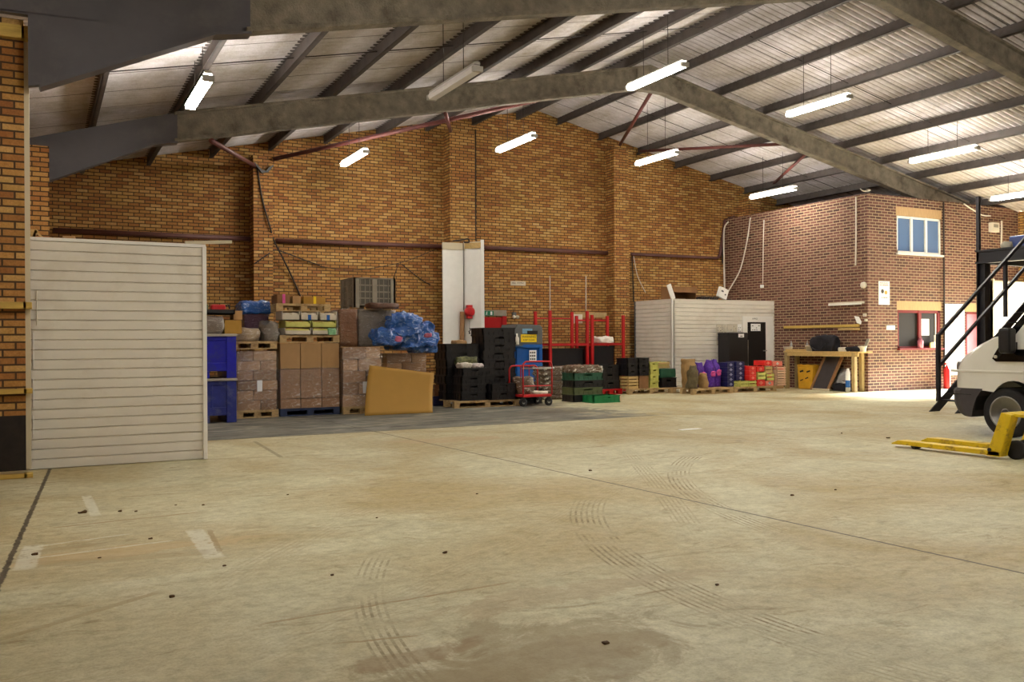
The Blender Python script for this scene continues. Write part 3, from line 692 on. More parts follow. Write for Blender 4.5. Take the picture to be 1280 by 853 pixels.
for (ya, yb_) in ((416, 460), (474, 508), (520, 543)):
    p, q = PY(42, yb_, 10.588), PY(42, ya, 10.588); mb.box(p.x-.006, p.x+.006, 10.582, 10.6, p.z, q.z)
mb.build('sealant_run', M_WHITE, pr)
p, q = PY(232, 309, 10.62), PY(288, 305, 10.62)
tag(MB().bar((p.x, 10.66, zt+.052), (q.x+.02, 10.66, zt+.085), .06, .034).build('timber_plank', M_CREAM), 'pale plank end sticking out over the partition top corner', 'plank')
p = PY(46, 295, 10.75)
tag(MB().bar((p.x-.03, 10.75, zt+.036+.01), (p.x-.0, 10.75, zt+.13), .02, .03).bar((p.x-.02, 10.75, zt+.12), (p.x+.06, 10.75, zt+.04), .02, .02).box(p.x-.06, p.x-.01, 10.74, 10.78, zt+.05, zt+.13).build('timber_offcut', M_TIMB), 'small angled timber offcut on the partition top left', 'offcut')
p = PY(86, 301, 10.65)
tag(MB().lump(p.x-.06, p.x+.06, 10.62, 10.69, zt+.035, zt+.065, 4, .008, 8).build('paper_scrap', M_CARD, smooth=True), 'crumpled brown paper scrap on the partition top', 'scrap')

# ------------------------------------------------------------------ brick office block
OX, OYf, OZt = 18.59, 15.55, 5.03
XE = 24.88
ob = MB()
# side wall (towards the booth) and front wall with real openings
ob.box(OX, OX+.22, OYf, GY, 0, OZt)
def wall_with_holes(mb, xa, xb, y0, y1, za, zb, holes):
    xs = sorted({xa, xb, *[h[0] for h in holes], *[h[1] for h in holes]}); zs = sorted({za, zb, *[h[2] for h in holes], *[h[3] for h in holes]})
    for i in range(len(xs)-1):
        for j in range(len(zs)-1):
            cx, cz = (xs[i]+xs[i+1])/2, (zs[j]+zs[j+1])/2
            if any(h[0] < cx < h[1] and h[2] < cz < h[3] for h in holes): continue
            mb.box(xs[i], xs[i+1], y0, y1, zs[j], zs[j+1])
def rect(x0, y0, x1, y1, Y):
    a, b = PY(x0, y1, Y), PY(x1, y0, Y); return (a.x, b.x, a.z, b.z)
WU = (PY(1121, 300, OYf).x, PY(1176, 300, OYf).x, 3.60, 4.57)
WL = (PY(1122, 400, OYf).x, PY(1175.5, 400, OYf).x, 1.10, 2.10)
DR = (PY(1207, 400, OYf).x, PY(1231, 400, OYf).x, 0, 2.08)
wall_with_holes(ob, OX+.22, XE, OYf, OYf+.22, 0, OZt, [WU, WL, DR])
ob.box(XE-.22, XE, OYf+.22, GY, 0, OZt)
struct(ob.build('wall_right', M_RED))
struct(MB().box(OX, XE, OYf, GY, OZt, OZt+.04).build('trim_6', M_RED))
struct(MB().box(OX+.25, XE-.25, OYf+.26, GY-.02, 2.7, 2.85).build('trim_7', M_DARKIN))
# soldier course lintels
for k, (h, dz) in enumerate(((WU, .02), (WL, .03), (DR, .03))):
    struct(MB().box(h[0]-.03, h[1]+.03, OYf-.004, OYf+.05, h[3]+dz*.2, h[3]+.24).build('trim_%d' % (8+k), M_SOLD))
# upper window
w1 = struct(thing('window_1', 'white three pane upper office window', 'window', ((WU[0]+WU[1])/2, OYf+.03, WU[2])))
f = MB(); y0, y1 = OYf+.01, OYf+.08; x0, x1, z0, z1 = WU; fwd = .055
f.box(x0, x1, y0, y1, z0, z0+fwd); f.box(x0, x1, y0, y1, z1-fwd, z1); f.box(x0, x0+fwd, y0, y1, z0, z1); f.box(x1-fwd, x1, y0, y1, z0, z1)
ms = [x0+(x1-x0)*.335, x0+(x1-x0)*.665]
for mxx in ms: f.box(mxx-.04, mxx+.04, y0-.01, y1, z0, z1)
f.build('window_frame', M_WHITE, w1, bevel=.004)
for a_, b_ in zip([x0]+ms, ms+[x1]): MB().box(a_+.03, b_-.03, OYf+.045, OYf+.055, z0+.03, z1-.03).build('pane', M_GLASSU, w1)
MB().box(x0-.03, x1+.07, OYf-.05, OYf+.02, z0-.05, z0-.001).build('sill', M_WHITE, w1)
# lower red window
w2 = struct(thing('window_2', 'red framed service window', 'window', ((WL[0]+WL[1])/2, OYf+.03, WL[2])))
x0, x1, z0, z1 = WL; f = MB(); fwd = .07
f.box(x0, x1, y0, y1, z0, z0+.05); f.box(x0, x1, y0, y1, z1-.07, z1); f.box(x0, x0+.06, y0, y1, z0, z1); f.box(x1-.1, x1, y0, y1, z0, z1)
xm_ = x0+(x1-x0)*.52; f.box(xm_-.06, xm_+.05, y0-.01, y1, z0, z1)
f.build('window_frame', M_REDF, w2, bevel=.004)
MB().box(x0+.05, xm_-.05, OYf+.045, OYf+.055, z0+.04, z1-.06).build('pane', M_GLASSD, w2)
MB().box(xm_+.04, x1-.09, OYf+.045, OYf+.055, z0+.04, z1-.06).build('pane', M_GLASSD, w2)
MB().box(x0-.03, x1+.04, OYf-.09, OYf+.02, z0-.05, z0-.001).build('sill', M_REDF, w2)
MB().box(x1-.17, x1-.13, OYf+.03, OYf+.044, z0+.05, z1-.08).build('blind_rail', M_OFFW, w2)
q = rect(1151, 399, 1161.5, 419.5, OYf+.03); ns = thing('notice', 'white paper notice inside the red window', 'notice', ((q[0]+q[1])/2, OYf+.03, q[2]))
MB().box(q[0], q[1], OYf+.035, OYf+.041, q[2], q[3]).build('paper', M_SIGNW, ns)
mb = MB()
for k in range(2): mb.box(q[0]+.04, q[1]-.04, OYf+.033, OYf+.035, q[2]+.28+.1*k, q[2]+.285+.1*k)
mb.build('printed_lines', M_INKR, ns)
q = rect(1148, 422, 1153, 432.5, OYf-.04)
tag(MB().lathe(((q[0]+q[1])/2, OYf-.04, z0), [(.0, .07), (.2, .075), (.2, .05), (.26, .045)], 'z', 14).build('plastic_tub', M_PINK, smooth=True), 'small pinkish tub on the red window sill, left', 'tub')
tag(MB().box(PY(1164, 430, OYf).x, PY(1171, 430, OYf).x, OYf-.08, OYf-.0, z0, z0+.16).box(PY(1166, 430, OYf).x, PY(1169, 430, OYf).x, OYf-.06, OYf-.03, z0+.16, z0+.34).build('desk_dispenser', M_OFFW, bevel=.01), 'white dispenser on the red window sill, right', 'dispenser')
tag(MB().box(PY(1160, 430, OYf).x, PY(1163.5, 430, OYf).x, OYf-.08, OYf-.04, z0, z0+.14).build('leaflet_block', M_LIME, bevel=.004), 'small green leaflet block on the red window sill', 'leaflets')
# streaks of white paint under the sill
# signs left of windows
q = rect(1098.5, 352, 1112, 381, OYf-.01); sg = thing('safety_sign', 'tall white safety notice on the brick office front', 'sign', ((q[0]+q[1])/2, OYf-.01, q[2]))
MB().box(q[0], q[1], OYf-.012, OYf-.001, q[2], q[3]).build('board', M_SIGNW, sg)
cxx = (q[0]+q[1])/2; hh = q[3]-q[2]
text('heading', 'PRIVATE PROPERTY', .038, (cxx, OYf-.014, q[2]+hh*.92), 'y', M_INKR, sg)
text('heading', 'NO SMOKING', .05, (cxx, OYf-.014, q[2]+hh*.83), 'y', M_INKR, sg)
MB().lathe((cxx-.07, OYf-.015, q[2]+hh*.57), [(-.001, .055), (.002, .055)], 'y', 16).build('roundel', M_INK, sg)
MB().lathe((cxx+.06, OYf-.015, q[2]+hh*.52), [(-.001, .05), (.002, .05)], 'y', 16).build('roundel', M_INKO, sg)
text('small_print', 'ALL VISITORS', .04, (cxx, OYf-.014, q[2]+hh*.3), 'y', M_INK, sg)
q = rect(1108, 407, 1118.5, 412.5, OYf-.01)
tag(MB().box(q[0], q[1], OYf-.02, OYf-.001, q[2], q[3]).build('junction_box', M_SIGNW, bevel=.006), 'small blank white box on the office brick by the red window', 'box')
# white board with faint red print and the pinkish red door
q = rect(1181, 380.5, 1205, 492, OYf-.02); wbd = thing('white_board', 'large bleached white notice board under the steel stair', 'board', ((q[0]+q[1])/2, OYf-.02, .12))
MB().box(q[0], q[1], OYf-.03, OYf-.001, .35, q[3]).build('board', M_SIGNW, wbd)
for k, tx in enumerate(('HEALTH AND SAFETY', 'AT WORK', 'VISITORS REPORT', 'TO RECEPTION')): text('lettering', tx, .07, ((q[0]+q[1])/2, OYf-.032, q[3]-.2-.16*k), 'y', M_PINK, wbd)
d2 = struct(thing('door_2', 'faded red office door', 'door', ((DR[0]+DR[1])/2, OYf, 0)))
MB().box(DR[0]+.05, DR[1]-.05, OYf+.06, OYf+.1, 0, DR[3]-.05).build('leaf', M_PINK, d2)
f = MB(); f.box(DR[0], DR[0]+.06, OYf, OYf+.12, 0, DR[3]); f.box(DR[1]-.08, DR[1], OYf, OYf+.12, 0, DR[3]); f.box(DR[0], DR[1], OYf, OYf+.12, DR[3]-.06, DR[3]); f.build('door_frame', M_REDF, d2)
MB().box(DR[1]-.2, DR[1]-.12, OYf+.03, OYf+.06, 1.0, 1.25).build('handle', M_SIGNW, d2)
# fire extinguisher on its stand
e0 = PY(1188, 466, OYf-.3)
fe = thing('fire_extinguisher', 'red fire extinguisher standing under the white board', 'fire extinguisher', (e0.x, OYf-.22, 0))
MB().lathe((e0.x, OYf-.2, 0), [(.0, .08), (.02, .085), (.5, .085), (.58, .05), (.62, .025), (.66, .025)], 'z', 16).build('cylinder', M_REDP, fe, smooth=True)
MB().box(e0.x-.07, e0.x+.05, OYf-.22, OYf-.18, .64, .7).build('lever', M_REDP, fe)
MB().tube([(e0.x+.04, OYf-.2, .66), (e0.x+.13, OYf-.2, .6), (e0.x+.13, OYf-.2, .3)], .014, 8).build('hose', M_BLACK, fe)
# black conduit and cables on the front
cable([PY(1179.5, 252, OYf-.03), PY(1180, 320, OYf-.03), PY(1180.5, 400, OYf-.03), PY(1180.5, 470, OYf-.03)], .02, M_CABD, 'black conduit down the office front right of the windows', 'conduit', 'conduit')
cable([PY(1205, 255, OYf-.04), PY(1217, 263, OYf-.04), PY(1228, 269, OYf-.04), PY(1238, 270, OYf-.04)], .02, M_CABW, 'loose white cable looping under the roof above the stair')
cable([PY(1252, 276, OYf-.04), PY(1252, 292, OYf-.04), PY(1251.5, 309, OYf-.04)], .025, M_CABW, 'white conduit above the steel platform', 'conduit', 'conduit')
q = rect(1238, 279, 1247, 290, OYf-.06); db = thing('junction_box', 'white electrical box on brick above the steel platform', 'box', ((q[0]+q[1])/2, OYf-.06, q[2]))
MB().box(q[0], q[1], OYf-.12, OYf-.001, q[2], q[3]).build('housing', M_OFFW, db, bevel=.01)
MB().box(q[0]+.06, q[1]-.06, OYf-.125, OYf-.12, q[3]-.14, q[3]-.05).build('cover', M_GBIN, db)
# cream sliding door right of the office
cd0 = PY(1239, 400, 15.35).x
o = MB().box(cd0, XR-.01, 15.3, 15.4, 0.02, 2.95); o.box(cd0, cd0+.06, 15.28, 15.42, .0, 3.0)
struct(o.build('door_3', M_CREAM))

# bench wall fittings (plane X = OX, facing -X)
def xr_(x, y): return PX(x, y, OX-.01)
a_, b_ = PX(1036, 381.5, OX-.05), PX(1079, 378, OX-.05)
tl = thing('strip_light', 'unlit white strip light on the brown brick above the bench', 'light', ((OX-.05), (a_.y+b_.y)/2, a_.z-.04))
MB().box(OX-.07, OX-.001, b_.y, a_.y, a_.z-.0, a_.z+.05).build('housing', M_OFFW, tl, bevel=.006)
MB().tube([(OX-.085, a_.y-.03, a_.z-.01), (OX-.085, b_.y+.03, a_.z-.01)], .02, 10).build('tube', M_WHITE, tl, smooth=True)
a_, b_ = PX(980, 409.5, OX-.03), PX(1074, 405.5, OX-.03)
tag(MB().box(OX-.05, OX-.001, b_.y, a_.y, 1.66, 1.73).build('wall_rail', M_TIMBY, bevel=.004), 'long yellow timber rail on the bench wall', 'rail')
a_, b_ = PX(1048, 412, OX-.03), PX(1074, 411, OX-.03)
tag(MB().box(OX-.05, OX-.001, b_.y, a_.y, 1.58, 1.635).build('wall_rail', M_TIMB, bevel=.004), 'short pale timber rail below the long one', 'rail')
c = PX(1081, 356.5, OX)
tag(MB().lathe((OX-.0, c.y+.02, c.z), [(-.07, .05), (-.05, .08), (-.001, .085)], 'x', 18).build('alarm_sounder', M_OFFW, smooth=True), 'round white sounder near the office corner', 'alarm')
c = PX(1073, 400, OX)
tag(MB().prism([(c.y+.12, c.z+.1), (c.y-.02, c.z+.08), (c.y-.1, c.z-.05), (c.y-.08, c.z-.12), (c.y+.04, c.z-.08)], 'x', OX-.012, OX-.002).build('torn_paper', M_SIGNW), 'torn white paper pinned over the timber rail', 'paper')
c = PX(1081.5, 394, OX)
tag(MB().box(OX-.03, OX-.001, c.y-.05, c.y+.05, c.z-.04, c.z+.04).build('light_switch', M_OFFW, bevel=.005), 'small cream switch beside the office corner', 'switch')
c = PX(1083, 400, OX)
tag(MB().box(OX-.04, OX-.001, c.y-.04, c.y+.03, c.z-.04, c.z+.02).build('socket', M_OFFW, bevel=.005), 'small cream socket just below the corner switch', 'socket')
cable([PX(1070, 246, OX-.03), PX(1070, 290, OX-.03), PX(1069.5, 332, OX-.03)], .018, M_CABW, 'straight pale cable down the bench wall near the corner')
cable([PX(955, 275, OX-.03), PX(954, 310, OX-.03), PX(953.5, 355, OX-.03)], .012, M_CABW, 'thin pale cable down the bench wall, ending in a plug')
c = PX(953.5, 358, OX)
tag(MB().box(OX-.06, OX-.001, c.y-.05, c.y+.05, c.z-.05, c.z+.04).build('hanging_plug', M_SIGNW, bevel=.01), 'white plug at the end of the thin cable', 'plug')
cable([PX(938, 272, OX-.03), PX(934, 300, OX-.05), PX(926, 335, OX-.1), PX(916, 355, OX-.25), PX(909, 366, OX-.5)], .02, M_CABW, 'white cable slanting down from the office top to the booth')
cable([gq(906, 375, .25), gq(905, 320, .22), gq(905, 290, .2), gq(908, 280, .2), gq(916, 275, .2), gq(924, 274, .15)], .025, M_CABW, 'white conduit bending over at the corner of the gable', 'conduit', 'conduit')
cable([gq(903, 330, .06), gq(903, 300, .06), gq(904.5, 283, .06), gq(910, 273, .06), gq(922, 271.5, .06)], .022, M_CABD, 'black conduit bending over at the corner of the gable', 'conduit', 'conduit')
cable([PY(1075, 236, 15.5), PY(1080, 239, 15.45), PY(1088, 238, 15.5), PY(1083, 236.5, 15.5)], .012, M_CABW, 'white cable loop hanging from the purlin by the office corner')

# ------------------------------------------------------------------ white booth
BY = 18.79; BX = 14.9; BH = 2.44
bo = thing('clad_booth', 'white slatted cold booth standing in the corner by the brick office', 'booth', (16.7, 19.8, 0))
D0 = PY(928, 400, BY).x; D1 = PY(961, 400, BY).x; DZ = PY(940, 397, BY).z
mb = MB(); slat_wall(mb, (BX, 20.46), (BX, BY), BH, BH/22, .08, .026, .026); mb.build('side_wall', M_PANEL, bo, recalc=False)
mb = MB(); slat_wall(mb, (BX, BY), (OX-.01, BY), BH, BH/22, .08, .026, .026); mb.build('front_wall', M_PANEL, bo, recalc=False)
MB().box(BX, OX-.01, BY, 20.46, BH, BH+.02).build('roof_panel', M_OFFW, bo)
MB().box(BX-.02, BX+.02, BY-.02, BY+.02, 0, BH+.01).build('corner_trim', M_WHITE, bo)
MB().box(BX-.02, BX+.02, 20.44, 20.48, 0, BH+.01).build('wall_trim', M_BALG, bo)
MB().box(D0-.01, D1+.14, BY-.03, BY-.0, 0, DZ+.03).build('door_surround', M_WHITE, bo)
q = rect(935, 403, 956, 480, BY-.035)
MB().box(q[0], q[1]+.02, BY-.045, BY-.031, 0.05, q[3]).build('doorway_curtain', M_GLASSD, bo)
MB().box(q[0]-.04, q[0]-.005, BY-.07, BY-.03, 0.05, q[3]-.5).build('door_edge', M_STEEL, bo)
MB().box(q[1]-.08, q[1]+.03, BY-.09, BY-.04, 1.02, 1.05).build('handle', M_STEEL, bo)
text('lettering', 'OFFICE', .06, ((q[0]+q[1])/2-.05, BY-.034, DZ-.04), 'y', M_INK, bo)
def notice(x0, y0, x1, y1, Y, lab, ink=M_INK, rows=4, cols=3, base=M_SIGNW, seed=1, frac=.5):
    rnd = random.Random(seed); q = rect(x0, y0, x1, y1, Y)
    r = thing('notice', lab, 'notice', ((q[0]+q[1])/2, Y, q[2]))
    MB().box(q[0], q[1], Y-.006, Y, q[2], q[3]).build('paper', base, r)
    mb = MB(); w = (q[1]-q[0])/(cols+.6); h = (q[3]-q[2])/(rows+.6)
    for i in range(cols):
        for j in range(rows):
            if rnd.random() < frac:
                x = q[0]+w*(i+.4)+rnd.random()*w*.2; z = q[2]+h*(j+.4)
                mb.box(x, x+w*(.4+.3*rnd.random()), Y-.008, Y-.006, z, z+h*.35)
    if mb.v: mb.build('printed_marks', ink, r)
    return r
notice(895.5, 406, 904, 432, BY-.012, 'tall sheet of small prints on the booth, left of the black cabinet', M_INK, 13, 4, M_CARDP, 3, .6)
notice(904.8, 406.5, 908, 424, BY-.012, 'narrow yellowish strip notice beside the tall sheet', M_GBIN, 3, 1, M_CARDP, 4, .4)
notice(909, 406, 915, 414, BY-.012, 'small notice peeping left above the black cabinet', M_GBIN, 3, 3, M_CARDP, 5, .4)
notice(916, 406, 921, 415, BY-.012, 'small yellowed notice above the middle of the black cabinet', M_GBIN, 3, 2, M_CARDP, 6, .5)
notice(921.8, 405.5, 927, 415.5, BY-.012, 'white notice with a dark head above the black cabinet', M_INK, 4, 2, M_SIGNW, 7, .4)
notice(938.5, 405, 950.5, 414, BY-.05, 'white notice at the top of the dark booth doorway', M_INK, 3, 4, M_SIGNW, 8, .35)
notice(960.8, 408, 967, 425, BY-.012, 'faint white notice between booth doorway and brick wall', M_GBIN, 6, 2, M_SIGNW, 9, .4)

# black cabinet by the booth doorway
q = rect(911.5, 416, 934.5, 487, 18.3)
bc = thing('black_cabinet', 'tall black cabinet standing left of the booth doorway', 'cabinet', ((q[0]+q[1])/2, 18.3, 0))
MB().box(q[0], q[1], 18.3, 18.74, 0.03, q[3]).build('carcass', M_BLACK, bc, bevel=.01)
MB().box(q[0]+.015, q[1]-.015, 18.28, 18.3, .08, q[3]-.02).build('door', M_BLACK, bc, bevel=.005)
MB().box(q[0]+.02, q[1]-.02, 18.32, 18.7, 0, .03).build('plinth', M_BLACK, bc)
notice(923, 417.5, 929.8, 422, 18.275, 'white label with black triangle on the black cabinet', M_INK, 1, 1, M_SIGNW, 11, 1)

# things on the booth roof
q = rect(839, 359, 870, 374, 19.2)
cb = thing('open_carton', 'open brown carton lying on the booth roof with dark inside', 'carton', ((q[0]+q[1])/2, 19.4, BH+.02))
x0, x1, z0 = q[0], q[1], BH+.021; z1 = z0+.36
m = MB(); m.box(x0, x1, 19.2, 19.65, z0, z0+.012); m.box(x0, x1, 19.2, 19.65, z1-.012, z1); m.box(x0, x0+.012, 19.2, 19.65, z0, z1); m.box(x1-.012, x1, 19.2, 19.65, z0, z1); m.box(x0, x1, 19.64, 19.65, z0, z1)
m.build('body', M_CARDD, cb); MB().box(x0+.02, x1-.02, 19.12, 19.2, z1-.16, z1-.02).build('flap', M_CARDD, cb); MB().box(x0+.02, x1-.02, 19.10, 19.2, z0, z0+.012).build('flap', M_CARDD, cb)
p = PY(838, 374, 19.1)
tag(MB().bar((p.x+.1, 19.1, BH+.03), (p.x-.06, 19.1, BH+.42), .03, .14).build('white_offcut', M_WHITE, bevel=.003), 'white board offcut leaning beside the open carton', 'offcut')
q0 = PY(872, 375, 19.3).x; q1_ = PY(897, 375, 19.3).x; pts = []
for k in range(60): t = k/59; pts.append((q0+(q1_-q0)*t, 19.3+.12*sin(k*.9), BH+.06+.05*abs(sin(k*1.3))))
tag(MB().tube(pts, .03, 6).build('rope_coil', M_CABD, smooth=True), 'tangle of dark green rope on the booth roof', 'rope')
p = PY(903, 368, 19.2)
xb = thing('electrical_box', 'tilted white box with small marks on the booth roof', 'box', (p.x, 19.2, BH+.02)); 
bo2 = MB().box(-.16, .16, -.05, .05, -.14, .16).build('housing', M_WHITE, xb, local=True, bevel=.008); bo2.location = (0, 0, .2); bo2.rotation_euler = (0, .35, 0)
sk = MB().box(-.1, -.02, -.056, -.05, .03, .07).box(.05, .09, -.056, -.05, -.03, .01).build('marks', M_INK, bo2, local=True)

# ------------------------------------------------------------------ timber bench
bz = 1.03; bf = OX-.52; ya, yb2 = PX(979, 437, OX-.52).y, 15.40
be = thing('timber_bench', 'long timber workbench against the brown brick wall', 'bench', (OX-.4, 16.9, 0))
MB().box(bf, OX-.005, yb2, ya, bz-.035, bz).build('bench_top', M_TIMB, be, bevel=.004)
MB().box(bf+.02, bf+.07, yb2+.05, ya-.05, bz-.13, bz-.036).build('front_rail', M_TIMB, be)
lyr = PX(1068, 470, bf+.06).y
for (x, y) in ((bf+.06, ya-.08), (bf+.06, lyr), (OX-.08, ya-.08), (OX-.08, lyr+.1)): MB().box(x-.05, x+.05, y-.05, y+.05, 0, bz-.036).build('leg', M_TIMBD, be, bevel=.004)
def onb(px, d=.35, z=bz):
    d = min(d, .3) # point on the bench top at pixel column px, d from the wall
    return PX(px, 430, OX-d)
p = onb(1031, .4)
bg = thing('black_bag', 'black holdall slumped on the timber bench', 'bag', (p.x, p.y, bz))
MB().lump(p.x-.18, p.x+.18, p.y-.42, p.y+.38, bz, bz+.42, 10, .05, 4, .8, 3).build('body', M_FABB, bg, smooth=True)
MB().tube([(p.x-.2, p.y-.2, bz+.2), (p.x-.21, p.y-.05, bz+.03), (p.x-.22, p.y+.1, bz+.02), (p.x-.18, p.y+.3, bz+.1)], .02, 8).build('strap', M_FABB, bg, smooth=True)
for px, lab, w, h, m_ in ((985, 'white tub on the far end of the bench', .12, .12, M_OFFW), (1013, 'white tub left of the black bag', .13, .15, M_OFFW), (1078, 'white tub at the corner end of the bench', .1, .14, M_OFFW)):
    p = onb(px, .3); tag(MB().lathe((p.x, p.y, bz), [(0, w*.85), (h*.8, w), (h*.82, w*1.08), (h, w*1.08)], 'z', 16).build('plastic_tub', m_, smooth=True), lab, 'tub')
p = onb(999, .3); tag(MB().box(p.x-.12, p.x+.12, p.y-.35, p.y+.4, bz+.001, bz+.05).build('timber_offcut', M_TIMB, bevel=.004), 'pale timber offcut lying between two tubs on the bench', 'offcut')
p = onb(989, .25); tag(MB().lathe((p.x, p.y, bz), [(0, .03), (.2, .03), (.24, .012), (.28, .012)], 'z', 10).build('bottle', M_STEEL, smooth=True), 'thin clear bottle beside the far white tub', 'bottle')
p = onb(1009, .25); tag(MB().lathe((p.x, p.y, bz), [(0, .03), (.2, .03), (.24, .012), (.28, .012)], 'z', 10).build('bottle', M_STEEL, smooth=True), 'thin clear bottle beside the tub near the bag', 'bottle')
p = onb(1058, .3); tag(MB().lump(p.x-.1, p.x+.1, p.y-.2, p.y+.2, bz, bz+.11, 5, .01, 5, .3, 2).build('paper_pad', M_OFFW, smooth=True), 'pale folded papers right of the black bag', 'papers')
p = onb(1068, .35); tag(MB().lump(p.x-.12, p.x+.1, p.y-.25, p.y+.2, bz, bz+.12, 7, .03, 6, .7, 5).build('black_cloth', M_FABB, smooth=True), 'crumpled black cloth at the corner end of the bench', 'cloth')
p = onb(1081, .12); tag(MB().bar((OX-.16, p.y, bz+.01), (OX-.04, p.y-.05, bz+.32), .12, .04).build('brush_head', M_GBIN, bevel=.01), 'grey brush propped on the wall at the bench corner', 'brush')
# under the bench
x0 = OX-.36
a_ = PX(998, 486, x0); b_ = PX(1015, 486, x0)
yb_ = thing('yellow_bin', 'ochre yellow bin with two black marks like eyes under the bench', 'bin', (x0+.18, (a_.y+b_.y)/2, 0))
MB().prism([(b_.y, 0.002), (a_.y, 0.002), (a_.y+.04, .62), (b_.y-.02, .62)], 'x', x0, x0+.26).build('body', M_YBIN, yb_, bevel=.02)
MB().lump(x0-.02, x0+.27, b_.y-.03, a_.y+.06, .60, .66, 5, .03, 8, .3, 2, flat=False).build('rim', M_YBIN, yb_, smooth=True)
for (dy, z, w, h) in ((.12, .48, .12, .045), (.36, .48, .12, .04), (.12, .24, .1, .025), (.3, .3, .1, .03)):
    MB().bar((x0-.004, a_.y-dy+w/2, z-.015), (x0-.004, a_.y-dy-w/2, z+.02), .006, h).build('black_mark', M_BLACK, yb_)
# dark board in oak frame, leaning
p0 = PX(1014, 487, OX-.42); p1 = PX(1034, 487, OX-.42)
fb = thing('framed_board', 'dark board in oak frame leaning under the bench', 'board', (OX-.5, (p0.y+p1.y)/2, 0))
def leanb(y0, y1, sk, off, th, z0, z1): 
    # leaning plate: foot at OX-.62, top at OX-.2 and shifted sideways by sk
    f = lambda z: OX-.42+.30*z/.95
    vs = []
    for z in (z0, z1):
        s_ = sk*z/.95
        vs += [(f(z)-off, y0-s_, z), (f(z)-off, y1-s_, z), (f(z)-off+th, y1-s_, z), (f(z)-off+th, y0-s_, z)]
    return vs
FB = [(0, 3, 2, 1), (4, 5, 6, 7), (0, 1, 5, 4), (1, 2, 6, 5), (2, 3, 7, 6), (3, 0, 4, 7)]
y_a, y_b = p0.y, p1.y
MB().add(leanb(y_b, y_a, .25, 0, .02, .03, .93), FB).build('panel', M_LINOL, fb)
MB().add(leanb(y_b-.05, y_b+.03, .25, .015, .05, 0.0, .95), FB).add(leanb(y_a-.03, y_a+.05, .25, .015, .05, 0.0, .95), FB).build('frame', M_WOODF, fb)
p = PX(1046, 470, OX-.3)
ws = thing('metal_dish', 'large fluted grey metal dish propped under the bench', 'dish', (OX-.25, p.y, 0))
mb = MB(); n = 32; vs = []; fs = []
for i, (r, d) in enumerate(((.0, .06), (.1, .05), (.3, 0.0), (.31, -.01))):
    for k in range(n):
        a = 2*pi*k/n; rr = r; dd = d + (.012 if k % 2 else 0)*(1 if 0 < i < 3 else 0)
        vs.append((OX-.28-dd*1.0+.35*(rr*sin(a)+.3), p.y+rr*cos(a), .30+rr*sin(a)*.92))
for i in range(3):
    for k in range(n): fs.append((i*n+k, i*n+(k+1) % n, (i+1)*n+(k+1) % n, (i+1)*n+k))
mb.add(vs, fs); o = mb.build('bowl', M_STEEL, ws, smooth=False, recalc=False); sm = o.modifiers.new('Solid', 'SOLIDIFY'); sm.thickness = .01
p = PX(1051, 484, OX-.25)
tag(MB().lump(OX-.40, OX-.1, p.y-.25, p.y+.15, 0, .2, 7, .03, 5, .5, 6).build('black_sack', M_FABB, smooth=True), 'black sack on the floor under the metal dish', 'sack')
p = PX(1060, 488, OX-.52)
cy = thing('gas_cylinder', 'slim white cylinder with blue band standing by the bench leg', 'cylinder', (OX-.52, p.y, 0))
MB().lathe((OX-.52, p.y, 0), [(0, .06), (.5, .06), (.56, .035), (.6, .03)], 'z', 16).build('body', M_SIGNW, cy, smooth=True)
MB().lathe((OX-.52, p.y, 0), [(.12, .0615), (.3, .0615)], 'z', 16, close=False).build('blue_band', M_BALB, cy)
p = PX(1028, 487, OX-.5)
tag(MB().box(OX-.58, OX-.50, p.y-.3, p.y+.28, 0, .05).build('timber_offcut', M_CREAM, bevel=.004), 'pale batten on the floor in front of the leaning board', 'offcut')
q = rect(968, 475, 978, 489, 17.9)
tag(MB().box(q[0]+.02, q[1]+.05, 17.9, 18.3, 0, q[3]).build('carton', M_CARD, bevel=.006), 'small brown carton on the floor between red crates and bench', 'carton')

# ------------------------------------------------------------------ platform and stair
pf = thing('steel_platform', 'black steel platform on posts at the right edge', 'platform', (18.4, 12.4, 0))
PXE = 18.4; PZ1 = 3.30; PZ0 = 2.97; PYF = 12.46
f = MB(); f.box(PXE, PXE+.02, 8.6, PYF, PZ0+.07, PZ1-.03); f.box(PXE-.05, PXE+.07, 8.6, PYF, PZ1-.04, PZ1); f.box(PXE-.05, PXE+.07, 8.6, PYF, PZ0+.03, PZ0+.07)
f.box(PXE, XR-.05, PYF-.06, PYF, PZ0+.03, PZ1); f.box(PXE, XR-.05, 8.6, 8.66, PZ0+.03, PZ1)
f.build('edge_beam', M_BLKST, pf)
MB().box(PXE+.02, XR-.05, 8.66, PYF-.06, PZ1-.05, PZ1-.01).build('deck', M_BALG, pf)
for y in (PYF-.1, 8.75): 
    m = MB(); m.box(PXE-.0, PXE+.2, y-.1, y-.08, 0, PZ0+.03); m.box(PXE, PXE+.2, y+.08, y+.1, 0, PZ0+.03); m.box(PXE+.09, PXE+.11, y-.1, y+.1, 0, PZ0+.03); m.box(PXE-.04, PXE+.24, y-.14, y+.14, 0, .015)
    m.build('post', M_BLKST, pf)
MB().box(PXE-.02, PXE+.05, PYF-.08, PYF-.01, PZ1, 4.50).build('rail_post', M_BLKST, pf)
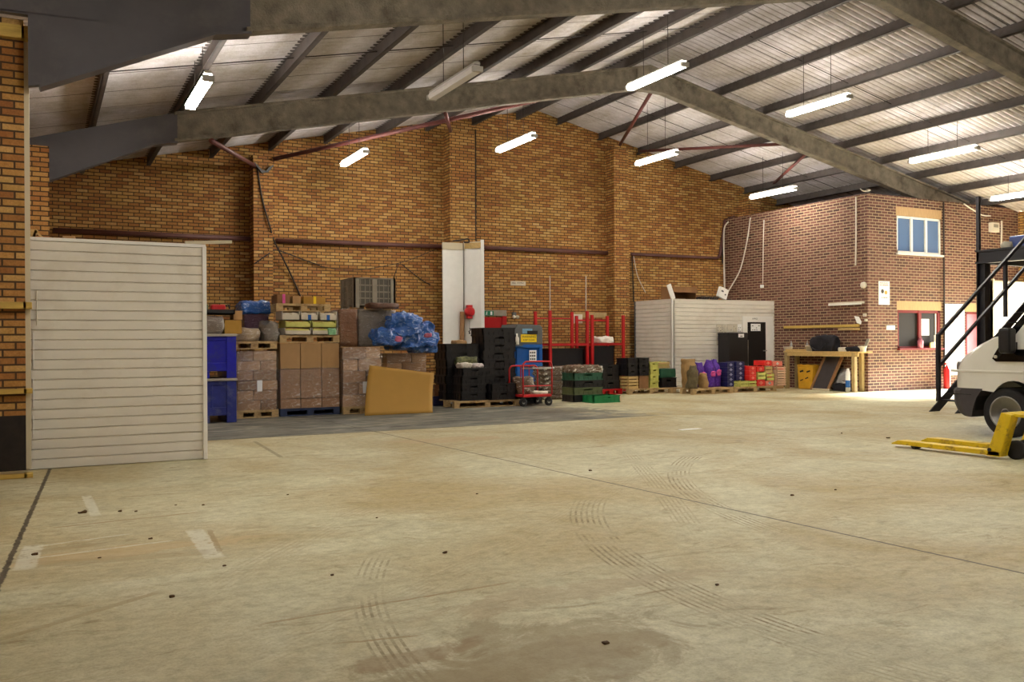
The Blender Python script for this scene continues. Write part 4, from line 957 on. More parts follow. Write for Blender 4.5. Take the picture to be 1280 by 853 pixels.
# stair
YF, YN = 10.65, 10.13; sx0 = 14.34; sl = .715
stt = thing('steel_stair', 'black steel stair climbing right to the platform', 'stair', (16.5, 10.4, 0))
xt = sx0+(PZ1-.02)/sl
for y in (YF, YN):
    m = MB(); m.prism([(sx0-.0, 0), (sx0+.28, 0), (xt+.28, PZ1-.02), (xt, PZ1-.02)], 'y', y-.012, y+.012)
    m.build('stringer', M_BLKST, stt)
nst = 15
for k in range(nst):
    z = (k+1)*(PZ1)/(nst+1); x = sx0+z/sl+.02
    MB().box(x, x+.24, YN, YF, z-.02, z+.005).build('tread', M_BLKST, stt)
def hx(z): return sx0+.27+(z-1.39)/.725
hp = MB()
zr = 1.39
m = MB(); m.box(14.57, 14.64, YF-.03, YF+.03, .18, 1.42); m.build('newel_post', M_BLKST, stt)
for base in (1.39, .82):
    xe = PXE-.3; m = MB(); m.bar((14.6, YF, base), (xe, YF, base+(xe-14.6)*.725), .045, .06); m.build('handrail', M_BLKST, stt)
for x in (16.62,):
    zz = 1.39+(x-14.6)*.725; m = MB(); m.box(x-.03, x+.03, YF-.03, YF+.03, zz-1.1, zz); m.build('baluster', M_BLKST, stt)
# things on the platform
M_NAVYM = mat('machine_blue', (44, 58, 108), .4, var=.2)
p = PY(1273, 300, 12.2)
cr = thing('machine_crate', 'blue machine housing parked on the steel platform', 'machine', (p.x+.5, 12.1, PZ1))
MB().box(p.x-.12, p.x+1.1, 11.8, 12.35, PZ1, PZ1+.36).build('body', M_NAVYM, cr, bevel=.03)
MB().box(p.x+.05, p.x+.3, 11.79, 11.8, PZ1+.15, PZ1+.36).build('panel', M_STEEL, cr)
p = PY(1259, 305, 12.3)
tag(MB().lump(p.x-.1, p.x+.1, 12.2, 12.4, PZ1, PZ1+.22, 6, .04, 8, .8, 4).build('grey_bundle', M_GBIN, smooth=True), 'small grey bundle beside the blue machine', 'bundle')

# ------------------------------------------------------------------ pallets, cartons, crates
def make_pallet(w, d, m_, label, loc, group='pallets'):
    r = thing('pallet', label, 'pallet', loc, group)
    t = MB()
    for k in range(5): x = k*(d-.1)/4; t.box(0, w, x, x+.1, .118, .14)
    t.build('top_deck', m_, r, local=True)
    b = MB()
    for y in (0, d/2-.05, d-.1): b.box(0, w, y, y+.1, 0, .02); b.box(0, w, y, y+.1, .098, .118)
    b.build('runner', m_, r, local=True)
    for i in range(3):
        for j in range(3): MB().box((w-.12)*i/2, (w-.12)*i/2+.12, (d-.1)*j/2, (d-.1)*j/2+.1, .02, .098).build('block', m_, r, local=True)
    return r
WC = [M_WCARD, wrapcard('film_wrapped_cardboard_pale', (192, 150, 112), (240, 230, 220), .6), wrapcard('film_wrapped_cardboard_dark', (154, 116, 86), (232, 222, 210), .6)]
def carton(x0, x1, y0, y1, z0, z1, label, m_=None, group='brown cartons in the stacks', seed=0, amp=.008, name='carton', tape=None):
    g = .005
    o = MB().lump(x0+g, x1-g, y0+g, y1-g, z0, z1-g*1.5, 6, amp, 5, .05, seed).build(name, m_ or WC[seed % 3])
    tag(o, label, 'carton', group)
    if tape:
        MB().box((x0+x1)/2-.025, (x0+x1)/2+.025, y0-.012, y0-.006, z0+(z1-z0)*.0, z1).build('tape', tape, o)
    return o
def wrap(x0, x1, y0, y1, z0, z1, label, seed=1):
    o = MB().lump(x0-.025, x1+.025, y0-.025, y1+.025, z0, z1+.015, 12, .012, 4, .05, seed, flat=False).build('stretch_film', M_FILM, smooth=True)
    return tag(o, label, 'film', 'clear film around the stacks')
random.seed(11)
CYY = 16.0
# stack A
XA0, XA1 = 3.04, 3.74
make_pallet(XA1-XA0+.04, 1.0, M_PALW, 'pale pallet under the narrow carton stack next to the blue bins', (XA0-.02, CYY-.03, 0))
nA = 6; hA = (1.20-.141)/nA
for k in range(nA):
    sp = XA0+(XA1-XA0)*(.5+.09*(-1)**k); z = .141+hA*k; j = random.uniform(-.015, .015)
    carton(XA0+j, sp, CYY+j, CYY+.48, z, z+hA, 'wrapped brown carton beside the blue bins, %s layer, left' % lay(k, nA), seed=k)
    carton(sp, XA1+j, CYY-j, CYY+.48, z, z+hA, 'wrapped brown carton beside the blue bins, %s layer, right' % lay(k, nA), seed=k+20)
    carton(XA0+j, XA1+j, CYY+.485, CYY+.96, z, z+hA, 'wrapped brown carton beside the blue bins, %s layer, at the back' % lay(k, nA), seed=k+40)
wrap(XA0, XA1, CYY, CYY+.96, .15, 1.17, 'clear stretch film around the narrow stack by the blue bins', 1)
tag(MB().box(3.38, 3.47, CYY-.05, CYY-.042, .47, .67).build('pallet_label', M_SIGNW), 'white paper label on the narrow carton stack', 'label')
make_pallet(.80, 1.0, M_PALW, 'tilted-looking pallet on top of the narrow stack by the blue bins', (XA0-.1, CYY-.03, 1.225))
tag(MB().lump(XA0-.12, XA0+.42, CYY, CYY+.7, 1.366, 1.60, 9, .04, 4, .5, 12).build('wrapped_sacks', M_WBEIGE, smooth=True), 'beige sacks under shiny film on the upper pallet', 'sacks')
tag(MB().lump(XA0+.46, XA1+.06, CYY-.0, CYY+.5, 1.366, 1.72, 9, .05, 5, .6, 14).build('wrapped_goods', M_WGREY, smooth=True), 'knotted grey film bundle right of the beige sacks', 'bundle')
bb = thing('blue_film_bundle', 'small purple load topped with blue film beside the left pier', 'bundle', (3.45, CYY+.8, 1.366))
MB().lump(3.28, 3.72, CYY+.55, CYY+.97, 1.366, 1.98, 8, .02, 4, .2, 15).build('load', M_WPURP, bb, smooth=True)
MB().lump(3.20, 3.76, CYY+.50, CYY+1.0, 1.86, 2.10, 9, .05, 6, .5, 16, flat=False).build('film_cap', M_WBLUE, bb, smooth=True)
# stack B
XB0, XB1 = 3.80, 4.90
make_pallet(XB1-XB0, 1.1, M_PALB, 'dark blue pallet under the widest carton stack', (XB0, CYY, 0))
cw = [XB0, XB0+.37, XB0+.76, XB1]
for k, (z0, z1, nm) in enumerate(((.141, .32, 'bottom'), (.32, .86, 'middle'), (.86, 1.33, 'top'))):
    for i in range(3):
        carton(cw[i], cw[i+1], CYY, CYY+.54, z0, z1, 'large plain brown carton of the wide stack, %s layer, %s' % (nm, ('left', 'centre', 'right')[i]), M_CARD if k == 2 else M_WCARD, seed=60+k*3+i, amp=.004)
        carton(cw[i], cw[i+1], CYY+.545, CYY+1.08, z0, z1, 'large plain brown carton of the wide stack, %s layer, back %s' % (nm, ('left', 'centre', 'right')[i]), M_CARD, seed=80+k*3+i, amp=.004)
wrap(XB0, XB1, CYY, CYY+1.08, .30, .87, 'clear stretch film around the middle of the wide stack', 2)
make_pallet(XB1-XB0, 1.1, M_PALW, 'pallet lying on the wide carton stack under the printed trays', (XB0, CYY, 1.335))
def produce_tray(x0, x1, y0, z0, h, label, m_=M_CARDP, fill=None, bluetab=False):
    r = thing('produce_tray', label, 'tray', ((x0+x1)/2, y0+.2, z0), 'printed trays on the wide stack')
    y1 = y0+.5; t = .012; m = MB(); lo = h*.62
    m.box(x0, x1, y0, y1, z0, z0+t)
    m.box(x0, x1, y0, y0+t, z0, z0+lo); m.box(x0, x1, y1-t, y1, z0, z0+lo); m.box(x0, x0+t, y0, y1, z0, z0+h); m.box(x1-t, x1, y0, y1, z0, z0+h)
    m.build('tray', m_, r)
    if fill: MB().lump(x0+.02, x1-.02, y0+.02, y1-.02, z0+t, z0+h*.85, 7, .015, 16, .2, 3).build('contents', fill, r)
    if bluetab: MB().box((x0+x1)/2-.03, (x0+x1)/2+.03, y0-.004, y0, z0, z0+lo).build('blue_tab', M_BALB, r)
    return r
z = 1.476
produce_tray(3.88, 4.36, CYY-.02, z, .13, 'flat white tray on the wide stack, lower left', fill=M_LIME)
produce_tray(4.38, 4.86, CYY-.02, z, .13, 'flat white tray on the wide stack, lower right', fill=M_LIME)
produce_tray(3.90, 4.36, CYY-.0, z+.135, .13, 'yellow filled tray on the wide stack, middle left', M_LIME, M_LIME)
produce_tray(4.39, 4.84, CYY-.0, z+.135, .13, 'yellow filled tray on the wide stack, middle right', M_LIME, M_LIME)
produce_tray(3.84, 4.16, CYY-.0, z+.27, .16, 'white printed tray on the wide stack, upper left', M_CARDP, M_CARDP)
produce_tray(4.18, 4.50, CYY-.0, z+.27, .16, 'white tray with blue tab on the wide stack, upper middle', M_CARDP, M_CARDP, True)
produce_tray(4.53, 4.85, CYY-.0, z+.27, .16, 'white tray with blue tab on the wide stack, upper right', M_CARDP, M_CARDP, True)
tag(MB().lump(4.68, 4.82, CYY-.06, CYY+.02, 1.478, 1.60, 5, .02, 8, .7, 7).build('green_bag', mat('pale_green_film', (150, 206, 160), .3, var=.15)), 'scrap of pale green bag hanging on the lower right tray', 'bag')
make_pallet(1.0, 1.0, M_PALW, 'topmost pallet over the printed trays', (3.75, CYY+.05, 1.91))
for (x0, x1, h, m_, lab) in ((3.78, 4.02, .17, M_CARDD, 'dark brown carton with pink label on the topmost pallet'), (4.06, 4.22, .15, M_CARD, 'small plain carton on the topmost pallet'), (4.26, 4.68, .14, M_CARDG, 'golden carton with yellow tape on the topmost pallet')):
    carton(x0, x1, CYY+.12, CYY+.6, 2.051, 2.051+h, lab, m_, 'cartons on the topmost pallet', seed=int(x0*10), amp=.003, tape=M_YEL if 'tape' in lab else (M_PINKL if 'pink' in lab else None))
# stack C
XC0, XC1 = 4.93, 5.68
make_pallet(XC1-XC0, 1.0, M_PALW, 'pale pallet under the carton stack left of the leaning cardboard', (XC0, CYY-.13, 0))
nC = 5; hC = (1.25-.141)/nC; YC = CYY-.1
for k in range(nC):
    sp = XC0+(XC1-XC0)*(.5+.1*(-1)**k); z = .141+hC*k; j = random.uniform(-.012, .012)
    carton(XC0+j, sp, YC+j, YC+.48, z, z+hC, 'brown carton behind the leaning sheet edge, %s layer, left' % lay(k, nC), seed=k+100)
    carton(sp, XC1+j, YC-j, YC+.48, z, z+hC, 'brown carton behind the leaning sheet edge, %s layer, right' % lay(k, nC), seed=k+120)
    carton(XC0+j, XC1+j, YC+.485, YC+.95, z, z+hC, 'brown carton behind the leaning sheet edge, %s layer, back' % lay(k, nC), seed=k+140)
wrap(XC0, XC1, YC, YC+.95, .15, 1.22, 'clear stretch film around the stack left of the leaning cardboard', 3)
tag(MB().box(5.30, 5.38, YC-.055, YC-.047, .38, .6).build('pallet_label', M_SIGNW), 'white paper label on the stack beside the leaning cardboard', 'label')
# film load on top, brown on the left and grey crates on the right
fs_ = thing('wrapped_load', 'tall load of brown and grey goods in film under the grey bin', 'load', (5.5, 16.7, 1.25))
MB().lump(4.98, 5.36, CYY+.30, CYY+.95, 1.252, 1.97, 8, .02, 4, .12, 31).build('brown_goods', wrapcard('film_wrapped_red_brown_goods', (140, 96, 66), (214, 190, 170), .35), fs_, smooth=True)
MB().lump(5.37, 6.16, CYY+.34, CYY+1.0, 1.252, 1.98, 10, .02, 4, .12, 32).build('grey_goods', M_WGREY, fs_, smooth=True)
MB().lump(4.86, 4.98, CYY+.3, CYY+.9, 1.30, 1.94, 6, .02, 4, .2, 33).build('dark_side', M_WDARK, fs_, smooth=True)
tag(MB().lump(5.52, 6.12, CYY+.05, CYY+.4, 1.985, 2.09, 7, .03, 6, .5, 35).build('crumpled_wrap', mat('brown_crumple', (98, 66, 48), .5, var=.3, vs=12), smooth=True), 'crumpled dark brown wrap poking out under the grey bin', 'wrap')
# grey pallet bin
gx0, gx1, gy0, gy1, gz0, gz1 = 5.34, 6.2, 16.5, 17.35, 2.05, 2.60
gb = thing('pallet_bin', 'grey ribbed plastic bin on top of the highest load', 'bin', ((gx0+gx1)/2, 16.9, gz0-.04))
t = .03; m = MB(); m.box(gx0+.02, gx1-.02, gy0+.03, gy0+.05, gz0, gz1); m.box(gx0+.02, gx1-.02, gy1-.05, gy1-.03, gz0, gz1); m.box(gx0+.03, gx0+.05, gy0+.03, gy1-.03, gz0, gz1); m.box(gx1-.05, gx1-.03, gy0+.03, gy1-.03, gz0, gz1); m.box(gx0+.03, gx1-.03, gy0+.03, gy1-.03, gz0, gz0+.03)
m.build('walls', M_GBIND, gb)
m = MB()
for x, w in ((gx0, .12), ((gx0+gx1)/2-.05, .1), (gx1-.1, .1)): m.box(x, x+w, gy0, gy0+.04, gz0-.04, gz1); m.box(x, x+w, gy1-.04, gy1, gz0-.04, gz1)
for y, w in ((gy0, .1), ((gy0+gy1)/2-.05, .1), (gy1-.1, .1)): m.box(gx0-.001, gx0+.04, y, y+w, gz0-.04, gz1); m.box(gx1-.04, gx1+.001, y, y+w, gz0-.04, gz1)
m.build('posts', M_GBIN, gb)
m = MB()
for k in range(5): z_ = gz0+.02+k*(gz1-gz0-.04)/4; m.box(gx0+.02, gx1-.02, gy0+.015, gy0+.03, z_-.012, z_+.012); m.box(gx0+.015, gx0+.03, gy0+.02, gy1-.02, z_-.012, z_+.012)
for k in range(9): x = gx0+.05+k*(gx1-gx0-.1)/8; m.box(x-.008, x+.008, gy0+.015, gy0+.03, gz0, gz1)
for k in range(9): y = gy0+.05+k*(gy1-gy0-.1)/8; m.box(gx0+.015, gx0+.03, y-.008, y+.008, gz0, gz1)
m.box(gx0, gx1, gy0, gy0+.05, gz1-.02, gz1); m.box(gx0, gx1, gy1-.05, gy1, gz1-.02, gz1); m.box(gx0, gx0+.05, gy0, gy1, gz1-.02, gz1); m.box(gx1-.05, gx1, gy0, gy1, gz1-.02, gz1)
m.build('ribs', M_GBIN, gb)
# stack D with blue bundle
XD0, XD1 = 5.98, 6.82
make_pallet(XD1-XD0, 1.0, M_PALW, 'pallet hidden low behind the leaning golden cardboard', (XD0, 16.4, 0))
nD = 5; hD = (1.12-.141)/nD
for k in range(nD):
    sp = XD0+(XD1-XD0)*(.5+.12*(-1)**k); z = .141+hD*k
    carton(XD0, sp, 16.42, 17.3, z, z+hD, 'wrapped carton under the big blue bundle, %s layer, left' % lay(k, nD), seed=k+160)
    carton(sp, XD1, 16.42, 17.3, z, z+hD, 'wrapped carton under the big blue bundle, %s layer, right' % lay(k, nD), seed=k+180)
bl = thing('blue_film_bundle', 'large bundle in crumpled blue film overhanging its carton stack', 'bundle', (6.2, 16.7, 1.13))
def bundle_mesh():
    m = MB()
    m.lump(6.1, 6.86, 15.98, 17.1, 1.18, 1.70, 20, .10, 4.5, .45, 51, flat=False)
    m.lump(5.84, 6.55, 15.85, 16.26, 1.45, 1.86, 18, .09, 5, .6, 53, flat=False)
    m.lump(6.45, 6.98, 16.15, 16.8, 1.12, 1.56, 14, .08, 5, .6, 55, flat=False)
    m.lump(5.56, 6.12, 15.86, 16.28, 1.27, 1.58, 14, .08, 5, .6, 57, flat=False)
    return m
bundle_mesh().build('blue_film', M_WBLUE, bl, smooth=True)
for (px, py, r_) in ((498, 424, .1), (534, 419, .12)):
    yy = 15.86 if px < 520 else 16.02; c = PY(px, py, yy); r_ *= .7; MB().lump(c.x-r_, c.x+r_, yy-.04, yy+.14, c.z-r_*.8, c.z+r_*.8, 6, .02, 8, .8, px, flat=False).build('pink_goods', mat('pink_goods_under_film', (186, 96, 130), .3, var=.3, vs=10, coat=.6), bl, smooth=True)
# leaning golden cardboard sheet
c = [PY(456, 517, 15.35), PY(541, 515, 15.35), PY(543, 467, 15.8), PY(462, 457, 15.8)]
c[0].z = c[1].z = .0
m = MB(); n = 14; vs = []; fs = []
for j in range(n+1):
    for i in range(n+1):
        u, v = i/n, j/n; p = c[0].lerp(c[1], u).lerp(c[3].lerp(c[2], u), v); p.y += .05*sin(pi*v)+.03*sin(pi*u); vs.append(p)
for j in range(n):
    for i in range(n): fs.append((j*(n+1)+i, j*(n+1)+i+1, (j+1)*(n+1)+i+1, (j+1)*(n+1)+i))
m.add(vs, fs); o = m.build('cardboard_sheet', M_CARDG, smooth=True, recalc=False); tag(o, 'large golden cardboard sheet leaning on the carton stacks', 'cardboard')
sm = o.modifiers.new('Solid', 'SOLIDIFY'); sm.thickness = .008; o.location.z += .004

# blue pallet bins
def bluebin(z, m_, lab, recess):
    x0, x1, y0, y1 = 1.88, 2.90, 15.3, 16.2; h = .70
    r = thing('pallet_bin', lab, 'bin', ((x0+x1)/2, 15.8, z), 'stacked blue bins')
    m = MB(); zb = z+.12
    m.box(x0+.02, x1-.02, y0+.05, y0+.08, zb, z+h); m.box(x0+.02, x1-.02, y1-.05, y1-.02, zb, z+h); m.box(x0+.02, x0+.05, y0+.02, y1-.02, zb, z+h); m.box(x1-.05, x1-.02, y0+.05, y1-.02, zb, z+h); m.box(x0+.03, x1-.03, y0+.05, y1-.03, zb, zb+.03)
    m.build('walls', m_, r)
    m = MB()
    for x in (x0, x1-.16): m.box(x, x+.16, y0, y0+.06, z, z+h)
    m.box(x0+.1, x1-.1, y0+.03, y0+.05, zb, z+h)
    m.box(x0+.14, x1-.14, y0+.015, y0+.05, zb, zb+.14); m.box(x0+.14, x1-.14, y0+.015, y0+.05, z+h-.07, z+h)
    if recess: m.box(x1-.42, x1-.38, y0+.02, y0+.05, zb, z+h)
    m.build('ribs', m_, r, bevel=.01)
    for y in (y0+.06, y1-.16): MB().box(x1-.03, x1+.0, y, y+.14, z, z+h).build('side_post', m_, r, bevel=.006)
    for x in (x0, (x0+x1)/2-.08, x1-.16): MB().box(x, x+.16, y0+.02, y1-.02, z, zb-.001).build('runner', m_, r, bevel=.01)
    m = MB(); m.box(x0-.01, x1+.01, y0-.02, y0+.05, z+h, z+h+.045); m.box(x0-.01, x1+.01, y1-.05, y1+.01, z+h, z+h+.045); m.box(x0-.01, x0+.05, y0, y1, z+h, z+h+.045); m.box(x1-.05, x1+.01, y0, y1, z+h, z+h+.045)
    m.build('rim', M_RIM, r, bevel=.008)
bluebin(0, M_BLUE2, 'dull blue pallet bin on the floor, lower of two', True)
bluebin(.746, M_BLUE, 'bright deep blue pallet bin stacked on another', False)
# on the blue bins
zt_ = 1.491
tag(MB().lump(1.95, 2.72, 15.35, 16.1, zt_, zt_+.30, 9, .03, 4, .3, 61).build('wrapped_goods', M_WDARK, smooth=True), 'dark goods under shiny film on the blue bins', 'bundle')
carton(2.73, 3.02, 15.42, 15.9, zt_, zt_+.24, 'golden open carton beside the film bundle on the blue bins', M_CARDG, None, 62, .004)
tr = thing('black_tray', 'shallow black tray lying on the film bundle', 'tray', (2.5, 15.8, zt_+.33))
m = MB(); zz = zt_+.335; m.box(2.0, 2.92, 15.5, 16.1, zz, zz+.02); m.box(2.0, 2.92, 15.5, 15.52, zz, zz+.08); m.box(2.0, 2.92, 16.08, 16.1, zz, zz+.08); m.box(2.0, 2.02, 15.5, 16.1, zz, zz+.08); m.box(2.9, 2.92, 15.5, 16.1, zz, zz+.08); m.build('tray', M_BLACK, tr)
tag(MB().box(2.15, 2.50, 15.6, 15.9, zz+.021, zz+.17).build('small_crate', M_OLIVE, bevel=.01), 'dark olive crate in the shallow black tray, left', 'crate')
rc = thing('petrol_can', 'red jerry can lying in the shallow black tray', 'can', (2.7, 15.75, zz+.02))
MB().box(2.56, 2.80, 15.66, 15.84, zz+.021, zz+.17).build('body', M_REDP, rc, bevel=.03)
MB().tube([(2.80, 15.75, zz+.15), (2.86, 15.75, zz+.17), (2.88, 15.75, zz+.1)], .015, 8).build('handle', M_BLACK, rc)
tag(MB().box(2.93-.02, 3.06, 15.6, 15.9, zt_+.245, zt_+.40).build('carton', M_CARD, bevel=.004), 'small pale carton at the right end of the black tray', 'carton')

# crates
def crate_mesh(w, d, h, m_, name='crate'):
    b = MB(); t = .02
    b.box(0, w, 0, d, 0, .02)
    hz0, hz1 = h*.60, h*.78; hx0, hx1 = w*.36, w*.64
    for y0, y1 in ((.01, .01+t), (d-.01-t, d-.01)):
        b.box(.01, hx0, y0, y1, 0, h); b.box(hx1, w-.01, y0, y1, 0, h); b.box(hx0, hx1, y0, y1, 0, hz0); b.box(hx0, hx1, y0, y1, hz1, h)
    b.box(.01, .01+t, .01, d-.01, 0, h); b.box(w-.01-t, w-.01, .01, d-.01, 0, h)
    for k in range(7): x = .03+k*(w-.07)/6; b.box(x, x+.012, 0, .012, .02, h*.5); b.box(x, x+.012, d-.012, d, .02, h*.5)
    for k in range(4): y = .03+k*(d-.07)/3; b.box(0, .012, y, y+.012, .02, h*.9); b.box(w-.012, w, y, y+.012, .02, h*.9)
    for (x0, x1, y0, y1) in ((0, w, 0, .03), (0, w, d-.03, d), (0, .03, 0, d), (w-.03, w, 0, d)): b.box(x0, x1, y0, y1, h-.02, h-.002)
    return b.mesh(name, m_)
def crate_stack(x, y, z, n, me, h, lab, group, name='plastic_crate', cat='crate', jit=.016):
    for k in range(n):
        o = bpy.data.objects.new(name, me); COL.objects.link(o)
        o.location = (x+random.uniform(-jit, jit), y+random.uniform(-jit, jit), z+k*h)
        tag(o, (lab % lay(k, n)) if n > 1 else lab.replace(' %s', '').replace(', layer', ''), cat, group)
mK = crate_mesh(.78, .58, .165, M_BLACK); mK2 = crate_mesh(.58, .42, .165, M_BLACK); mK3 = crate_mesh(.66, .5, .165, M_BLACK)
make_pallet(1.5, 1.0, M_PALW, 'pale pallet under the stacks of black crates', (7.28, 16.10, 0))
crate_stack(7.33, 16.62, .141, 7, mK, .165, 'black crate of the left-hand tall stack, %s layer', 'black crates of the left tall stack')
crate_stack(8.12, 16.50, .141, 9, mK, .165, 'black crate of the tallest stack before the red door, %s layer', 'black crates of the tallest stack')
crate_stack(7.46, 16.14, .141, 4, mK2, .165, 'black crate of the low front stack under the scraps, %s layer', 'black crates of the low front stack')
crate_stack(8.10, 16.06, .141, 2, mK2, .165, 'black crate of the low front pair, %s layer', 'black crates of the low front pair')
crate_stack(8.92, 16.42, .0, 2, mK2, .165, 'black crate beside the red trolley, %s layer', 'black crates beside the red trolley')
mat_scrap = mat('white_scrap_paper', (222, 212, 196), .6, var=.2, vs=14)
tag(MB().lump(7.5, 7.72, 16.2, 16.5, .80, .90, 8, .03, 9, .5, 71).build('crumpled_bag', mat_scrap, smooth=True), 'crumpled white bag on the low front black crates, left', 'bag')
tag(MB().lump(7.72, 8.0, 16.18, 16.5, .80, .88, 8, .03, 9, .5, 72).build('striped_packet', mat('striped_packet', (196, 180, 176), .4, var=.5, vs=26), smooth=True), 'shiny striped packet on the low front black crates, right', 'packet')
tag(MB().lump(7.52, 8.0, 16.50, 16.62, .84, 1.02, 8, .03, 9, .4, 73).build('green_packets', mat('green_food_packets', (110, 112, 70), .5, var=.5, vs=16), smooth=True), 'pile of olive green packets in front of the left tall stack', 'packets')
tag(MB().lump(7.6, 7.86, 16.7, 17.0, 1.26, 1.37, 7, .03, 9, .6, 74).build('crumpled_paper', M_CARD, smooth=True), 'crumpled brown paper on top of the left tall black stack', 'paper')
# carton and dark bin left of the black crates
q = rect(543, 487, 557, 501, 17.0)
tag(MB().lump(q[0], q[1]+.05, 17.0, 17.4, .2, q[3]+.1, 6, .02, 7, .2, 75).build('carton', wrapcard('printed_food_carton', (140, 90, 52), (210, 180, 110), .8)), 'brown printed carton on the dark tub by the boarding', 'carton')
tag(MB().box(q[0]-.03, q[1]+.06, 16.96, 17.42, 0, .2).build('dark_tub', M_NAVY, bevel=.01), 'dark blue tub on the floor left of the black crates', 'tub')

# baler
x0, x1, y0, y1 = 10.0, 10.98, 19.0, 19.8
ba = thing('baler', 'blue waste baler with grey head and yellow label', 'baler', (10.5, 19.4, 0))
MB().box(x0, x1, y0, y1, .08, 1.26).build('chamber', M_BALB, ba, bevel=.01)
m = MB()
for x in (x0, x0+.26, x1-.09): m.box(x, x+.09, y0-.04, y0, .08, 1.26)
m.box(x0, x1, y0-.05, y0, .72, .79); m.box(x0, x1, y0-.05, y0, 1.18, 1.26); m.box(x0, x1, y0-.05, y0, .08, .16); m.build('door_frame', M_BALB, ba, bevel=.005)
MB().prism([(x0+.05, 1.261), (x1+.02, 1.261), (x1+.02, 1.68), (x1-.04, 1.74), (x0+.28, 1.76), (x0+.2, 1.6), (x0+.05, 1.5)], 'y', y0-.02, y1).build('head', M_BALG, ba, bevel=.015)
MB().box(x0+.38, x1-.16, y0-.03, y0-.021, 1.32, 1.51).build('yellow_label', M_YEL, ba)
text('lettering', 'WARNING', .08, ((x0+.38+x1-.16)/2, y0-.032, 1.45), 'y', M_INK, ba)
text('lettering', 'KEEP CLEAR', .06, ((x0+.38+x1-.16)/2, y0-.032, 1.37), 'y', M_INK, ba)
MB().box(x0+.42, x1-.28, y0-.03, y0-.021, 1.53, 1.65).build('blue_label', mat('pale_blue_label', (130, 176, 204), .4, var=.2, vs=30), ba)
MB().box(x0+.56, x1-.14, y0-.05, y0-.022, 1.515, 1.60).build('control_box', M_BLACK, ba)
MB().box(x1-.38, x1-.18, y0-.052, y0-.045, .85, 1.12).build('instruction_plate', M_SIGNW, ba)
mb = MB()
for i in range(3):
    for j in range(3): mb.box(x1-.36+i*.055, x1-.325+i*.055, y0-.055, y0-.052, .88+j*.08, .92+j*.08)
mb.build('pictograms', M_INK, ba)
for x in (x0+.1, x1-.2): MB().box(x, x+.1, y0+.05, y1-.05, 0, .08).build('foot', M_BLACK, ba)
# bits on baler shelf
p = PY(637, 425, 18.9)
for dx, h, m_, lab in ((-.02, .24, M_CARDG, 'amber bottle beside the baler head, leftmost'), (.10, .2, M_CARDD, 'brown bottle beside the baler head, middle'), (.22, .27, M_CLOTHW, 'white bottle beside the baler head, nearest the yellow label')):
    tag(MB().lathe((p.x+dx, 18.93, 1.0), [(0, .05), (h*.6, .05), (h*.75, .02), (h, .02)], 'z', 12).build('bottle', m_, smooth=True), lab, 'bottle', 'bottles by the baler').location.z = 1.261
    bpy.context.view_layer.update()
sh = tag(MB().box(x0-.12, x0+.36, 18.84, 18.99, 1.23, 1.26).build('baler_shelf', M_BALG), 'narrow shelf carrying bottles on the front of the baler', 'shelf')

# red trolley
ty0, ty1 = 15.75, 16.35
tx0 = PY(654, 500, ty0).x; tx1 = PY(690, 500, ty0).x
tz = .24
tt = thing('red_trolley', 'red tubular trolley on castors in front of the baler', 'trolley', ((tx0+tx1)/2, 16.05, 0))
MB().box(tx0, tx1, ty0, ty1, tz-.05, tz).build('platform', M_REDP, tt, bevel=.008)
r_ = .017
def hoop(y, zt, zb=tz):
    pts = [(tx0, y, zb)]
    for k in range(7): a = pi-k*pi/2/6; pts.append((tx0+.09+.09*cos(a), y, zt-.09+.09*sin(a)))
    for k in range(7): a = pi/2-k*pi/2/6; pts.append((tx1-.09+.09*cos(a), y, zt-.09+.09*sin(a)))
    pts.append((tx1, y, zb)); return pts
MB().tube(hoop(ty0, .92), r_, 8).build('hoop', M_REDP, tt, smooth=True)
MB().tube(hoop(ty1, .82), r_, 8).build('hoop', M_REDP, tt, smooth=True)
MB().tube([(tx0-.02, ty0, .78), (tx1+.06, ty0, .78)], r_*.9, 8).build('grip_rail', M_STEEL, tt, smooth=True)
for x in (tx0+(tx1-tx0)*.4, tx0+(tx1-tx0)*.7): MB().tube([(x, ty1, tz), (x, ty1, .82)], .01, 6).build('bar', M_REDP, tt)
MB().tube([(tx0, ty0, .42), (tx1, ty0, .42)], .012, 6).build('bar', M_REDP, tt)
for x, y in ((tx0+.03, ty0+.06), (tx1-.05, ty0+.06), (tx0+.03, ty1-.06), (tx1-.05, ty1-.06)):
    wv = MB().lathe((x, y, .085), [(-.022, .05), (-.02, .085), (.02, .085), (.022, .05)], 'y', 18).build('castor', M_TYRE, tt, smooth=True)
    MB().lathe((x, y, .085), [(-.026, .035), (.026, .035)], 'y', 12).build('hub', M_STEEL, wv)
    MB().box(x-.025, x+.025, y-.035, y-.027, .08, tz-.05).box(x-.025, x+.025, y+.027, y+.035, .08, tz-.05).build('fork', M_BLACK, wv)
tag(MB().lump(tx0+.3, tx1-.05, ty0+.05, ty0+.35, tz, tz+.06, 7, .02, 9, .5, 81).build('white_scraps', mat_scrap, smooth=True), 'white scraps lying on the red trolley', 'scraps')
tag(MB().lump(tx0+.02, tx0+.42, ty0+.25, ty0+.55, tz, tz+.36, 8, .04, 7, .5, 82).build('scrap_heap', M_SACKS, smooth=True), 'brownish heap of packaging on the red trolley', 'heap')

